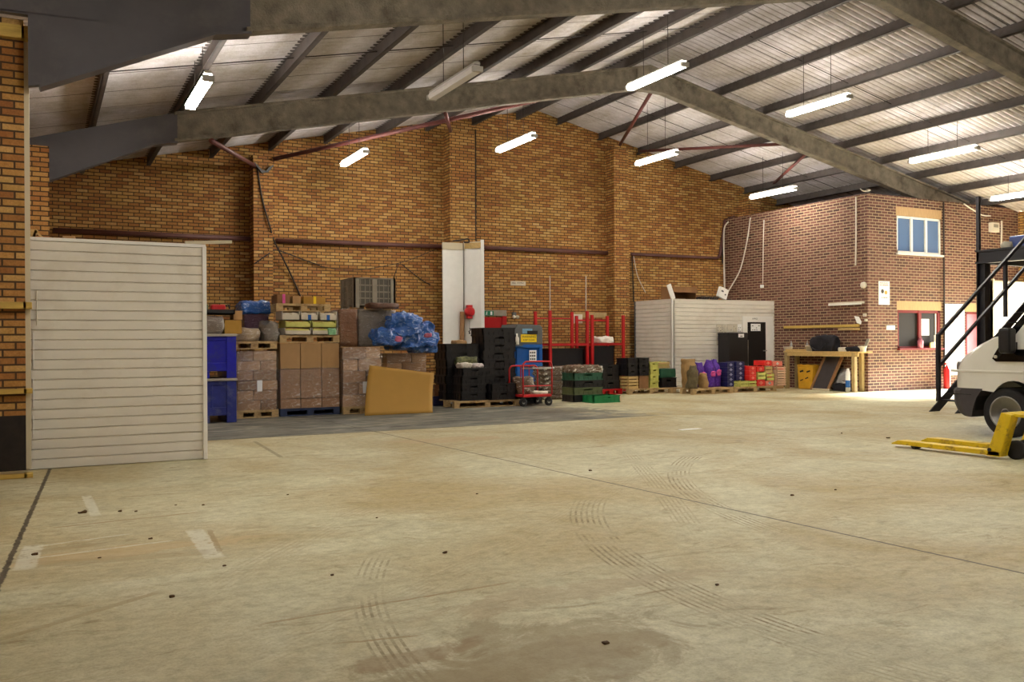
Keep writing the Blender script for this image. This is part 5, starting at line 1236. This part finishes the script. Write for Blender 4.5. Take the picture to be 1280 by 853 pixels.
# red racking
def rack(x0, x1, y0, y1, zt, lab, beams, mid=False):
    r = thing('racking', lab, 'racking', ((x0+x1)/2, (y0+y1)/2, 0), 'red racking bays')
    for x in (x0, x1):
        for y in (y0, y1):
            MB().box(x-.035, x+.035, y-.03, y+.03, 0, zt).box(x-.06, x+.06, y-.05, y+.05, 0, .01).build('upright', M_REDP, r)
    for z in beams:
        for y in (y0, y1): MB().box(x0, x1, y-.02, y+.02, z-.06, z).build('beam', M_REDP, r)
        for x in (x0, x1): MB().box(x-.02, x+.02, y0, y1, z-.04, z-.005).build('side_rail', M_REDP, r)
    return r
ra = rack(PY(687.5, 400, 19.35).x, PY(734, 400, 19.35).x, 19.35, 20.1, 2.12, 'red steel racking bay nearer the baler', (1.28, .1))
rb_ = rack(PY(740, 400, 19.35).x, PY(779, 400, 19.35).x, 19.35, 20.1, 2.02, 'red steel racking bay nearer the white booth', (1.28, .1))
xa, xb = PY(687.5, 400, 19.35).x, PY(734, 400, 19.35).x
xc, xd = PY(740, 400, 19.35).x, PY(779, 400, 19.35).x
MB().box(xa-.0, xb, 20.08, 20.12, 1.93, 1.96).build('beam', M_REDP, ra)
MB().box(xc, xd, 20.08, 20.12, 1.88, 1.92).build('beam', M_REDP, rb_)
tag(MB().box(xc-.05, xd+.05, 20.2, 20.26, 1.98, 2.12).build('timber_rail', M_TIMBD), 'brown timber rail on the wall above the right racking bay', 'rail')
p = PY(726, 398, 20.0)
tag(MB().box(p.x-.14, p.x+.14, 20.13, 20.2, 1.82, 2.06).build('white_box', M_OFFW, bevel=.01), 'small white box at the top of the nearer racking bay', 'box')
# shelves' content: dark bins
def darkbin(x0, x1, y0, y1, z0, z1, lab, m_=M_BLACK):
    r = thing('plastic_bin', lab, 'bin', ((x0+x1)/2, (y0+y1)/2, z0), 'dark bins under the red racking')
    m = MB(); t = .02; m.box(x0, x1, y0, y1, z0, z0+t); m.box(x0, x1, y0, y0+t, z0, z1); m.box(x0, x1, y1-t, y1, z0, z1); m.box(x0, x0+t, y0, y1, z0, z1); m.box(x1-t, x1, y0, y1, z0, z1)
    m.build('body', m_, r); MB().box(x0-.015, x1+.015, y0-.015, y0+.01, z1-.04, z1).box(x0-.015, x1+.015, y1-.01, y1+.015, z1-.04, z1).build('rim', m_, r)
    return r
darkbin(xa+.06, xb-.08, 19.42, 20.05, .14, 1.15, 'big black bin inside the nearer racking bay')
darkbin(xc+.06, xc+.72, 19.40, 20.05, .14, 1.2, 'big black bin inside the farther racking bay')
tag(MB().lump(xc+.22, xc+.72, 19.36, 19.75, 1.285, 1.45, 10, .05, 6, .6, 91).build('white_sack', M_CLOTHW, smooth=True), 'crumpled white sack on the farther racking shelf', 'sack')
tag(MB().box(xc+.04, xd-.05, 19.32, 19.98, 1.265, 1.284).build('shelf_board', M_REDD), 'dark red shelf board of the farther racking bay', 'shelf')

# flattened sacks bundle
for k in range(7):
    z = k*.108; jx = random.uniform(-.03, .03)
    tag(MB().lump(10.12+jx, 10.92+jx, 17.35, 17.95, z, z+.106, 9, .022, 7, .25, 200+k).build('folded_sack', M_SACKS, smooth=True), 'folded dirty sack in the strapped pile, %s layer' % lay(k, 7), 'sack', 'pile of folded sacks')
mG = crate_mesh(.78, .5, .16, M_GREEN); mG2 = crate_mesh(.78, .5, .16, M_GREEN2); mB2 = crate_mesh(.78, .5, .16, M_BLACK); mO = crate_mesh(.78, .5, .16, M_OLIVE)
for k, (me, lb) in enumerate(((mB2, 'black crate at the foot of the mixed green pile'), (mO, 'olive crate second up in the mixed green pile'), (mB2, 'black crate in the middle of the mixed green pile'), (mG2, 'teal green crate topmost of the mixed pile'))):
    o = bpy.data.objects.new('plastic_crate', me); COL.objects.link(o); o.location = (10.22+random.uniform(-.01, .01), 16.3, k*.158); tag(o, lb, 'crate', 'mixed green crate pile')
tag(MB().lump(10.22, 11.0, 16.3, 16.8, .635, .80, 10, .04, 8, .3, 95).build('crumpled_sacks', M_SACKS, smooth=True), 'crumpled sacks on top of the mixed green crates', 'sacks')
mg = crate_mesh(.62, .42, .16, M_GREEN)
for k, (x, y, lb) in enumerate(((10.36, 15.72, 'bright green crate on the floor, left of the pair'), (10.62, 15.95, 'bright green crate on the floor, right of the pair'))):
    if k == 0: continue
    o = bpy.data.objects.new('plastic_crate', crate_mesh(.70, .45, .16, M_GREEN)); COL.objects.link(o); o.location = (10.40, 15.8, 0); tag(o, 'single bright green crate lying flat on the floor', 'crate')
# black crates with red pallet right of the green pile
make_pallet(.64, .8, M_REDD, 'dull red pallet under black crates before the farther racking', (12.2, 18.2, 0))
crate_stack(12.22, 18.25, .141, 3, crate_mesh(.6, .5, .2, M_BLACK), .2, 'wide black crate on the dull red pallet, %s layer', 'black crates on the red pallet')

# row of pallets in front of the booth
make_pallet(1.42, .9, M_PALW, 'pallet under black and lime crates before the booth', (12.86, 17.95, 0))
make_pallet(1.3, .9, M_PALW, 'pallet under the paper and purple sacks', (14.12, 17.02, 0))
make_pallet(1.45, .9, M_PALW, 'pallet under the blue and red cartons before the booth door', (15.52, 17.1, 0))
mS = crate_mesh(.33, .5, .148, M_BLACK)
y = 18.0
def slat_crate(x0, x1, y0, y1, z0, z1, lab, m_=M_TIMB, group='wooden slatted boxes', fill=None):
    r = thing('slatted_box', lab, 'box', ((x0+x1)/2, (y0+y1)/2, z0), group)
    m = MB(); n = 2; h = (z1-z0)
    for k in range(n):
        a = z0+h*(k/n)+.006; b = z0+h*((k+.78)/n)
        m.box(x0, x1, y0, y0+.012, a, b); m.box(x0, x1, y1-.012, y1, a, b); m.box(x0, x0+.012, y0, y1, a, b); m.box(x1-.012, x1, y0, y1, a, b)
    m.box(x0, x1, y0, y1, z0, z0+.01)
    m.build('slats', m_, r)
    m = MB()
    for x in (x0+.013, x1-.04):
        for yy in (y0+.013, y1-.04): m.box(x, x+.027, yy, yy+.027, z0+.01, z1)
    m.build('corner_posts', m_, r)
    if fill: MB().lump(x0+.04, x1-.04, y0+.04, y1-.04, z0+.012, z1-.01, 7, .015, 14, .2, 5).build('contents', fill, r, smooth=True)
    return r
slat_crate(12.88, 13.2, y, y+.45, .141, .30, 'pale wooden box under the black crates, lower of two')
slat_crate(12.88, 13.2, y, y+.45, .30, .46, 'pale wooden box under the black crates, upper of two')
carton(13.22, 13.52, y, y+.45, .141, .46, 'brown carton with small white label under black crates', M_CARDD, None, 301, .004)
for i in range(2):
    for k in range(3):
        o = bpy.data.objects.new('plastic_crate', mS); COL.objects.link(o); o.location = (12.86+i*.34, y-.01, .462+k*.148)
        tag(o, 'small black crate before the booth, %s column, %s layer' % (('left', 'right')[i], lay(k, 3)), 'crate', 'small black crates before the booth')
mL = crate_mesh(.30, .5, .165, M_LIME)
crate_stack(13.55, y, .141, 4, mL, .163, 'lime yellow crate of the narrow column, %s layer', 'lime crates before the booth')
slat_crate(13.86, 14.26, y+.1, y+.5, .63, .80, 'pale wooden box lying across the grey crates', fill=M_LIME)
tag(MB().lump(13.87, 14.34, y-.05, y+.42, .40, .62, 6, .012, 5, .1, 303).build('grey_carton', M_GREEN2, smooth=False), 'grey-green carton on the black crate beside the lime column', 'carton')
o = bpy.data.objects.new('plastic_crate', crate_mesh(.5, .45, .25, M_BLACK)); COL.objects.link(o); o.location = (13.87, y-.05, .141); tag(o, 'black crate on pallet beneath the grey-green carton', 'crate')

def sack(x0, x1, y0, y1, z0, z1, m_, lab, name, cat, seed, top=.5, lean=0, band=None, group=None):
    mb = MB(); n = 16; rings = 14; vs = []; fs = []
    cx_, cy_ = (x0+x1)/2, (y0+y1)/2
    for j in range(rings+1):
        v = j/rings; z = z0+(z1-z0)*v
        w = 1.0 if v < .55 else 1.0-(1-top)*((v-.55)/.45)**1.4
        w *= .94+.06*sin(v*9+seed)
        for k in range(n):
            a = 2*pi*k/n; ca, sa = cos(a), sin(a)
            e = lambda q: (abs(q)**.6)*(1 if q > 0 else -1)
            p = Vector((cx_+e(ca)*(x1-x0)/2*w+lean*v, cy_+e(sa)*(y1-y0)/2*(w if v < .8 else w*.7), z))
            nn = noise.noise_vector(p*6+Vector((seed, 0, 0))); p += Vector((nn.x, nn.y, nn.z*(1 if 0 < j < rings else 0)))*.03
            if j == rings: p.z += .05*noise.noise(Vector((k*.9, seed, 0)))
            if j == 0: p.z = z0
            vs.append(p)
    for j in range(rings):
        for k in range(n): fs.append((j*n+k, j*n+(k+1) % n, (j+1)*n+(k+1) % n, (j+1)*n+k))
    fs += [tuple(range(n)), tuple(range(rings*n, (rings+1)*n))]
    mb.add(vs, fs)
    if not band: return tag(mb.build(name, m_, smooth=True), lab, cat, group)
    r = thing(name, lab, cat, (cx_, cy_, z0), group); mb.build('bag', m_, r, smooth=True)
    zc = z0+(z1-z0)*.5
    MB().lump(cx_-.05+lean*.5, cx_+.06+lean*.5, y0-.03, y0+.04, zc-.07, zc+.08, 5, .03, 12, .7, seed, flat=False).build('label', band, r, smooth=True)
    return r
sack(14.16, 14.40, 17.1, 17.4, .141, .70, mat('dark_paper_sack', (96, 84, 56), .8, var=.3, vs=8, bump=.6, bs=12, bd=.03), 'dark crumpled sack left of the brown paper sack', 'paper_sack', 'sack', 2, .7, .04)
sack(14.38, 14.70, 17.45, 17.85, .141, .86, M_KRAFT, 'tall brown paper sack with open ragged top', 'paper_sack', 'sack', 3, 1.15, -.04)
sack(14.54, 14.74, 17.12, 17.4, .141, .50, M_KRAFT, 'short brown paper sack squeezed beside the purple sacks', 'paper_sack', 'sack', 5, .8, .02)
sack(14.76, 15.00, 17.5, 17.85, .141, .76, M_PURPLE, 'purple sack with pink label, leftmost of three', 'purple_sack', 'sack', 7, .9, -.06, M_PINKL, 'purple sacks')
sack(15.01, 15.25, 17.46, 17.8, .141, .82, M_PURPLE, 'purple sack with pink label, middle of three', 'purple_sack', 'sack', 8, .6, .03, M_PINKL, 'purple sacks')
sack(15.26, 15.50, 17.5, 17.85, .141, .84, M_PURPLE, 'purple sack with pink label, rightmost of three', 'purple_sack', 'sack', 9, .5, -.02, M_PINKL, 'purple sacks')

# blue and red cartons
def printed(x0, x1, y0, y1, z0, z1, m_, pm, lab, group, blobn=1):
    r = thing('printed_carton', lab, 'carton', ((x0+x1)/2, (y0+y1)/2, z0), group)
    MB().box(x0+.003, x1-.003, y0, y1, z0, z1-.003).build('box', m_, r, bevel=.006)
    m = MB(); cx_ = (x0+x1)/2; cz = (z0+z1)/2; s = min((x1-x0), (z1-z0))*.26
    m.lathe((cx_, y0-.001, cz), [(-.002, s*1.1), (.0, s*1.1)], 'y', 12); m.box(cx_-s*1.6, cx_+s*1.6, y0-.003, y0-.0005, cz-s*.35, cz+s*.2)
    m.build('print', pm, r)
    return r
for k in range(5): printed(15.52, 15.76, 17.35, 17.75, .141+k*.125, .141+(k+1)*.125, M_NAVY, M_NAVYW, 'narrow navy carton, left column before the black cabinet, %s layer' % lay(k, 5), 'navy cartons, left column')
for k in range(4): printed(15.78, 16.06, 17.30, 17.7, .30+k*.122, .30+(k+1)*.122, M_NAVY, M_NAVYW, 'navy carton, right column on wooden trays, %s layer' % lay(k, 4), 'navy cartons, right column')
slat_crate(15.74, 16.02, 17.12, 17.5, .141, .295, 'yellow wooden tray under the navy cartons, left', M_LIME, 'yellow trays before the booth')
slat_crate(16.03, 16.30, 17.12, 17.5, .141, .295, 'yellow wooden tray under the navy cartons, right', M_LIME, 'yellow trays before the booth')
xr = 16.08
def rowz(k): return .141+.125*k
for (x0, x1, k0, k1, m_, lab) in ((16.08, 16.32, 1.25, 2.25, M_REDC, 'red carton on the yellow trays, lowest at its left edge'), (16.08, 16.32, 2.25, 3.25, M_REDC, 'red carton second up at the left edge of the red pile'),
        (16.08, 16.32, 3.25, 4.2, M_REDC, 'red carton topmost at the left edge of the red pile'), (16.34, 16.60, 3.0, 4.1, M_REDC, 'bright red carton in the middle of the red pile, upper'),
        (16.34, 16.62, 0, 1.35, M_REDC, 'bright red carton low in the middle of the pile'), (16.64, 16.92, 0, 1.1, M_REDL, 'pale red carton at the foot of the pile, centre right'),
        (16.60, 16.86, 4.2, 5.3, M_REDC, 'bright red carton topmost of the red pile'), (16.88, 17.24, 4.1, 5.1, M_REDL, 'pale red printed carton topmost at the right end')):
    printed(x0, x1, 17.15, 17.55, rowz(k0), rowz(k1), m_, M_REDL if m_ is M_REDC else M_SIGNW, lab, 'red cartons before the booth door')
slat_crate(16.34, 16.62, 17.12, 17.5, rowz(1.4), rowz(2.95), 'yellow wooden box between red cartons, left', M_LIME, 'boxes in the red pile')
slat_crate(16.64, 16.92, 17.12, 17.5, rowz(1.15), rowz(2.6), 'yellow wooden box between red cartons, centre', M_LIME, 'boxes in the red pile', M_REDC)
slat_crate(16.62, 16.88, 17.14, 17.5, rowz(2.65), rowz(4.15), 'pale wooden box under the topmost red carton', M_TIMB, 'boxes in the red pile')
for k in range(4): slat_crate(16.94, 17.26, 17.05, 17.5, .141+.125*k, .141+.125*(k+1), 'pinkish slatted box of the right-hand column, %s layer' % lay(k, 4), mat('pinkish_wood', (226, 186, 156), .7, var=.12), 'right-hand column of slatted boxes', M_REDC if k == 3 else None)

# ------------------------------------------------------------------ van
VX, VY0, VW = 11.38, 7.38, 1.96
van = thing('white_van', 'white panel van with grey bumper at the right edge', 'van', (VX, VY0, 0))
fx = 10.47
def arch(cx, r, z0, n=12): return [(cx+r*cos(pi-k*pi/n), z0+r*sin(pi-k*pi/n)) for k in range(n+1)]
top = [(10.50, .62), (10.50, .80), (10.52, .93), (10.58, 1.04), (10.70, 1.14), (10.88, 1.25), (11.08, 1.34), (11.26, 1.385), (11.40, 1.45), (11.66, 1.76), (12.0, 2.10), (12.35, 2.28), (13.2, 2.36), (14.5, 2.38), (15.6, 2.36), (15.75, 2.2), (15.78, .45)]
bot = [(14.95, .40)] + list(reversed(arch(14.6, .40, .36)))[0:0] + [(15.02, .36)] + [(14.6+.42*cos(k*pi/10), .36+.42*sin(k*pi/10)) for k in range(11)] + [(14.1, .36), (11.84, .36)] + [(VX+.43*cos(k*pi/14), .34+.43*sin(k*pi/14)) for k in range(12)] + [(10.90, .62)]
prof = top + bot
def section(inset_y, shr, top_in):
    out = []
    for x, z in prof:
        xx = x; t = max(0, (12.2-x)/1.7); xx += shr*min(1, t)
        yy = inset_y + (max(0, z-1.35)*.13 if z > 1.35 else 0) + top_in
        zz = z - (shr*.3 if z > 1.4 else 0)
        out.append((xx, yy, zz))
    return out
secs = [section(0.0, .28, 0), section(.04, .19, 0), section(.14, .10, 0), section(.4, -.03, 0)]
near = [[(x, VY0+y, z) for x, y, z in s] for s in secs]
far = [[(x, VY0+VW-y, z) for x, y, z in s] for s in reversed(secs)]
allS = near + far; n = len(prof); vs = [p for s in allS for p in s]; fs = []
for j in range(len(allS)-1):
    for i in range(n): fs.append((j*n+i, j*n+(i+1) % n, (j+1)*n+(i+1) % n, (j+1)*n+i))
m = MB(); m.add(vs, fs); m.f.append(tuple(range(n))); m.mi.append(0); m.f.append(tuple(reversed(range(len(vs)-n, len(vs))))); m.mi.append(0)
vb = m.build('body', M_VAN, van, smooth=False)
bpy.context.view_layer.objects.active = vb
for p in vb.data.polygons: p.use_smooth = True
es_ = vb.modifiers.new('Edge', 'EDGE_SPLIT'); es_.split_angle = radians(28)
# bumper
bpoly = [(10.44, .60), (10.46, .42), (10.52, .30), (10.60, .25), (10.92, .25), (10.93, .33), (10.955, .42), (10.99, .52), (11.07, .63), (11.07, .645), (10.48, .645)]
m = MB(); S1 = []
for (yy, sh) in ((0.0, .30), (.05, .20), (.15, .10), (.5, -.02), (VW-.5, -.02), (VW-.15, .10), (VW-.05, .20), (VW, .30)):
    S1.append([(x+(sh if x < 10.8 else 0), VY0-.012+yy*1.012, z) for x, z in bpoly])
n = len(bpoly); vs = [p for s in S1 for p in s]; fs = []
for j in range(len(S1)-1):
    for i in range(n): fs.append((j*n+i, j*n+(i+1) % n, (j+1)*n+(i+1) % n, (j+1)*n+i))
m.add(vs, fs); m.f += [tuple(range(n)), tuple(reversed(range(len(vs)-n, len(vs))))]; m.mi += [0, 0]
m.build('bumper', M_VANG, van, smooth=False)
MB().box(10.52, 10.92, VY0-.016, VY0-.008, .555, .565).build('bumper_seam', M_BLACK, van)
# wheels
def wheel(x, y, s):
    c = (x, y, .335)
    w = MB().lathe(c, [(-.10*s, .22), (-.105*s, .29), (-.085*s, .325), (-.04*s, .335), (.04*s, .335), (.085*s, .32), (.1*s, .22)], 'y', 40).build('tyre', M_TYRE, van, smooth=True)
    MB().lathe((x, y-.02*s, .335), [(-.085*s, .225), (-.09*s, .205), (-.05*s, .195), (-.03*s, .15), (-.075*s, .12), (-.085*s, .06), (-.09*s, .0)], 'y', 32).build('rim', M_HUB, w, smooth=True)
    hl = MB()
    for k in range(6): a = k*pi/3+.2; hl.lathe((x+.165*cos(a), y-.075*s, .335+.165*sin(a)), [(-.012, .036), (.01, .036)], 'y', 10)
    hl.build('rim_holes', M_BLACK, w)
    MB().lathe((x, y-.1*s, .335), [(-.02, .045), (.01, .055)], 'y', 16).build('hub_cap', M_VANG, w)
for x in (VX, 14.6):
    wheel(x, VY0+.13, 1); wheel(x, VY0+VW-.13, -1)
for x, r in ((VX, .43), (14.6, .42)):
    for y in (VY0+.01, VY0+VW-.31): 
        a = MB(); n = 16; vs = []; fs = []
        for k in range(n+1):
            t_ = pi*k/n
            for yy in (y, y+.3): vs.append((x+(r-.005)*cos(t_), yy, .345+(r-.005)*sin(t_)))
        for k in range(n): fs.append((2*k, 2*k+1, 2*k+3, 2*k+2))
        a.add(vs, fs); a.build('wheel_arch', M_BLACK, van, smooth=True)
# side window, quarter and mirror, slightly proud of the body side
def syz(z): return VY0 + max(0, z-1.35)*.13 - .006
def plate(pts, name, m_, par, off=0.0):
    mb = MB(); n = len(pts); vs = [(x, syz(z)-off, z) for x, z in pts]+[(x, syz(z)+.01, z) for x, z in pts]
    mb.add(vs, [tuple(range(n)), tuple(reversed(range(n, 2*n)))]+[(i, (i+1) % n, (i+1) % n+n, i+n) for i in range(n)]); return mb.build(name, m_, par)
plate([(11.22, 1.06), (11.25, 1.12), (11.40, 1.36), (11.66, 1.68), (12.0, 2.02), (12.3, 2.12), (12.9, 2.14), (12.9, 1.03), (11.27, 1.02)], 'side_window', M_GLASSV, van)
MB().lathe((11.275, VY0-.02, 1.085), [(-.01, .022), (.01, .022)], 'y', 12).build('side_repeater', M_OFFW, van)
mr = MB().box(11.44, 11.60, VY0-.24, VY0-.06, 1.13, 1.47).build('mirror', M_BLACK, van, bevel=.04)
MB().box(11.48, 11.56, VY0-.1, VY0+.03, 1.18, 1.28).build('mirror_arm', M_BLACK, van)
wsc = [(11.42, 1.48), (11.67, 1.77), (12.0, 2.09)]
mb = MB(); vs = []; 
for (x, z) in wsc: vs += [(x-.035, VY0+.22+(z-1.4)*.12, z), (x-.035, VY0+VW-.22-(z-1.4)*.12, z)]
for (x, z) in wsc: vs += [(x+.0, VY0+.22+(z-1.4)*.12, z-.02), (x+.0, VY0+VW-.22-(z-1.4)*.12, z-.02)]
mb.add(vs, [(0, 1, 3, 2), (2, 3, 5, 4), (6, 8, 9, 7), (8, 10, 11, 9), (0, 6, 7, 1), (4, 5, 11, 10), (0, 2, 8, 6), (2, 4, 10, 8), (1, 7, 9, 3), (3, 9, 11, 5)]); mb.build('windscreen', M_GLASSV, van)
MB().box(11.655, 11.665, VY0-.004, VY0+.01, .50, 1.04).build('door_seam', M_VANG, van)
MB().tube([(11.66, VY0-.003, .86), (11.8, VY0-.003, .84), (11.95, VY0-.003, .79)], .006, 6).build('door_seam', M_VANG, van)
MB().box(11.88, 12.08, VY0-.03, VY0, .92, .96).build('door_handle', M_BLACK, van, bevel=.01)
MB().box(10.60, 11.64, VY0-.012, VY0+.012, .865, .90).build('side_crease', M_VAN, van, bevel=.012)
hl = MB().lump(10.49, 10.75, VY0+.02, VY0+.4, .84, 1.02, 6, .0, 3, .4, 1, flat=False).build('headlight', M_STEEL, van, smooth=True)
hl.location = (0.10, .10, 0)
van.location = (11.32, 7.28, 0); van.rotation_euler = (0, 0, -pi/2)

# ------------------------------------------------------------------ pallet truck
pj = thing('pallet_truck', 'worn yellow hand pallet truck in front of the van', 'pallet truck', (9.6, 6.6, 0))
def fork(x, y_tip, y_root, w=.16):
    m = MB(); z1 = .09
    m.prism([(y_root, z1-.055), (y_tip-.16, z1-.05), (y_tip-.02, .035), (y_tip, .045), (y_tip-.1, z1), (y_root, z1)], 'x', x-w/2, x+w/2)
    m.build('fork', M_JACK, pj, bevel=.006)
    MB().lathe((x, y_tip-.3, .036), [(-.05, .035), (.05, .035)], 'x', 14).build('load_roller', M_BLACK, pj)
fork(9.32, 7.40, 6.0); fork(9.87, 7.40, 6.0)
m = MB()
for xx in (9.24, 9.80): m.prism([(6.16, .03), (6.00, .03), (5.86, .50), (5.98, .52)], 'x', xx, xx+.14)
m.box(9.3, 9.9, 6.0, 6.06, .04, .12)
m.prism([(5.98, .48), (5.98, .52), (5.72, .50), (5.72, .47)], 'x', 9.30, 9.88)
m.build('head_frame', M_JACK, pj, bevel=.008)
m = MB(); m.lathe((9.6, 5.84, .1), [(.0, .075), (.3, .07), (.42, .045)], 'z', 16); m.build('pump', M_BLACK, pj, smooth=True)
for x in (9.52, 9.70): 
    w_ = MB().lathe((x-.1, 5.92, .105), [(-.03, .07), (-.028, .105), (.028, .105), (.03, .07)], 'x', 24).build('steer_wheel', M_TYRE, pj, smooth=True)
MB().tube([(9.6, 5.76, .46), (9.6, 5.6, .9), (9.6, 5.52, 1.1)], .022, 10).build('handle_shaft', M_JACK, pj, smooth=True)
MB().tube([(9.46, 5.52, 1.12), (9.46, 5.5, 1.24), (9.74, 5.5, 1.24), (9.74, 5.52, 1.12), (9.6, 5.53, 1.08), (9.46, 5.52, 1.12)], .016, 8).build('handle_loop', M_BLACK, pj)
MB().lathe((9.235, 6.11, .10), [(-.012, .02), (.01, .02)], 'x', 12).build('pivot_bolt', M_BLACK, pj)

# ------------------------------------------------------------------ suspended fluorescent fittings
def fitting(lab, X, ya, yb, z, lit=True, rot=0):
    r = thing('strip_light', lab, 'light', (X, (ya+yb)/2, z-.05), 'hanging strip lights'); L = yb-ya
    m = MB(); m.prism([(-.04, .085), (-.045, .052), (.045, .052), (.04, .085)], 'y', -L/2, L/2); m.build('housing', M_LAMP, r, local=True)
    m = MB(); m.prism([(-.05, .05), (-.075, .0), (-.055, -.05), (.055, -.05), (.075, .0), (.05, .05)], 'y', -L/2+.03, L/2-.03); m.build('diffuser', M_TUBE if lit else M_DIFF, r, local=True)
    for s in (-1, 1): MB().box(-.072, .072, s*L/2-.03, s*L/2+.03, -.05, .022).build('end_cap', M_LAMP, r, local=True)
    top = rz(X)+.03
    for y in (-.22*L, .22*L): MB().tube([(0, y, .084), (0, y, max(.12, top-z+.05))], .006, 5).build('wire', M_CABD, r, local=True)
    return r
LT = [('unlit grey strip light hanging in the left half of the roof', 5.22, 10.72, 12.3, 5.08, False),
      ('lit strip light at the upper left beside the dark haunch', 1.9, 11.75, 13.3, 4.78, True),
      ('large lit strip light in front of the farther frame apex', 9.59, 11.72, 13.32, 6.05, True),
      ('lit strip light right of centre, over the right slope', 13.75, 11.9, 13.5, 6.08, True),
      ('lit strip light high on the right, above the brick office', 18.1, 12.22, 13.9, 5.58, True),
      ('lit strip light at the far right edge of view', 21.6, 12.6, 14.2, 4.98, True),
      ('small lit strip light near the left part of the gable', 6.05, 17.8, 19.4, 5.42, True),
      ('lit strip light in front of the gable peak', 9.15, 16.1, 17.75, 5.72, True),
      ('lit strip light right of the third brick pier', 13.3, 16.55, 18.15, 5.86, True),
      ('lit strip light above the brick office bench wall', 17.45, 16.85, 18.5, 5.37, True)]
for a in LT: fitting(*a)
k = 0
for Y in (6.9, 1.6, -3.6):
    for X in (1.6, 5.5, 9.6, 13.7, 17.9, 21.8):
        fitting('strip light behind the view, row %s column %s' % (ORD[int((7-Y)/5)], ORD[k % 6]), X, Y-.8, Y+.8, min(rz(X)-.75, 6.0), (Y > 5 and X < 16) or (Y > 0 and 3 < X < 15)); k += 1

# ------------------------------------------------------------------ small litter on the floor
for k, (px, py, s_) in enumerate(((103, 642, .045), (150, 640, .03), (43, 694, .035), (188, 674, .025), (124, 698, .02), (220, 572+60, .018), (280, 708, .02), (215, 747, .028), (556, 692, .03), (757, 805, .03), (471, 648, .015), (596, 618, .018), (360, 619, .016), (254, 632, .02), (738, 589, .03), (990, 620, .03), (1052, 542, .02), (1110, 548, .04), (415, 720, .018), (170, 640, .02), (1045, 613, .02), (896, 732, .02))):
    g = G(px, py)
    tag(MB().lump(g.x-s_*.5, g.x+s_*.5, g.y-s_*.4, g.y+s_*.4, 0, s_*.35, 4, s_*.3, 20, .7, k).build('litter_scrap', M_DIRT, smooth=True), 'small dark brown scrap of litter on the dusty floor', 'litter', 'scraps of litter on the floor')
g = G(862, 537); g2 = G(877, 536)
tag(MB().box(g.x-.18, g.x+.2, g.y-.05, g.y+.05, 0, .004).build('paper_strip', M_SIGNW), 'flat white paper strip on the floor in mid hall', 'paper')

# ------------------------------------------------------------------ daylight
w = bpy.data.worlds.new('World'); S.world = w; w.use_nodes = True
sky = w.node_tree.nodes.new('ShaderNodeTexSky'); sky.sky_type = 'NISHITA'; sky.sun_disc = False; sky.sun_elevation = radians(40); sky.sun_rotation = radians(100)
bgn = w.node_tree.nodes['Background']; w.node_tree.links.new(sky.outputs[0], bgn.inputs[0]); bgn.inputs[1].default_value = 3.0
sd = bpy.data.lights.new('sun', 'SUN'); sd.energy = 110; sd.angle = radians(10); sd.color = (1, .97, .95)
so = bpy.data.objects.new('sun', sd); COL.objects.link(so); so.location = (40, 8, 20)
dirv = Vector((-1, .015, -.40)).normalized(); so.rotation_euler = dirv.to_track_quat('-Z', 'Y').to_euler()
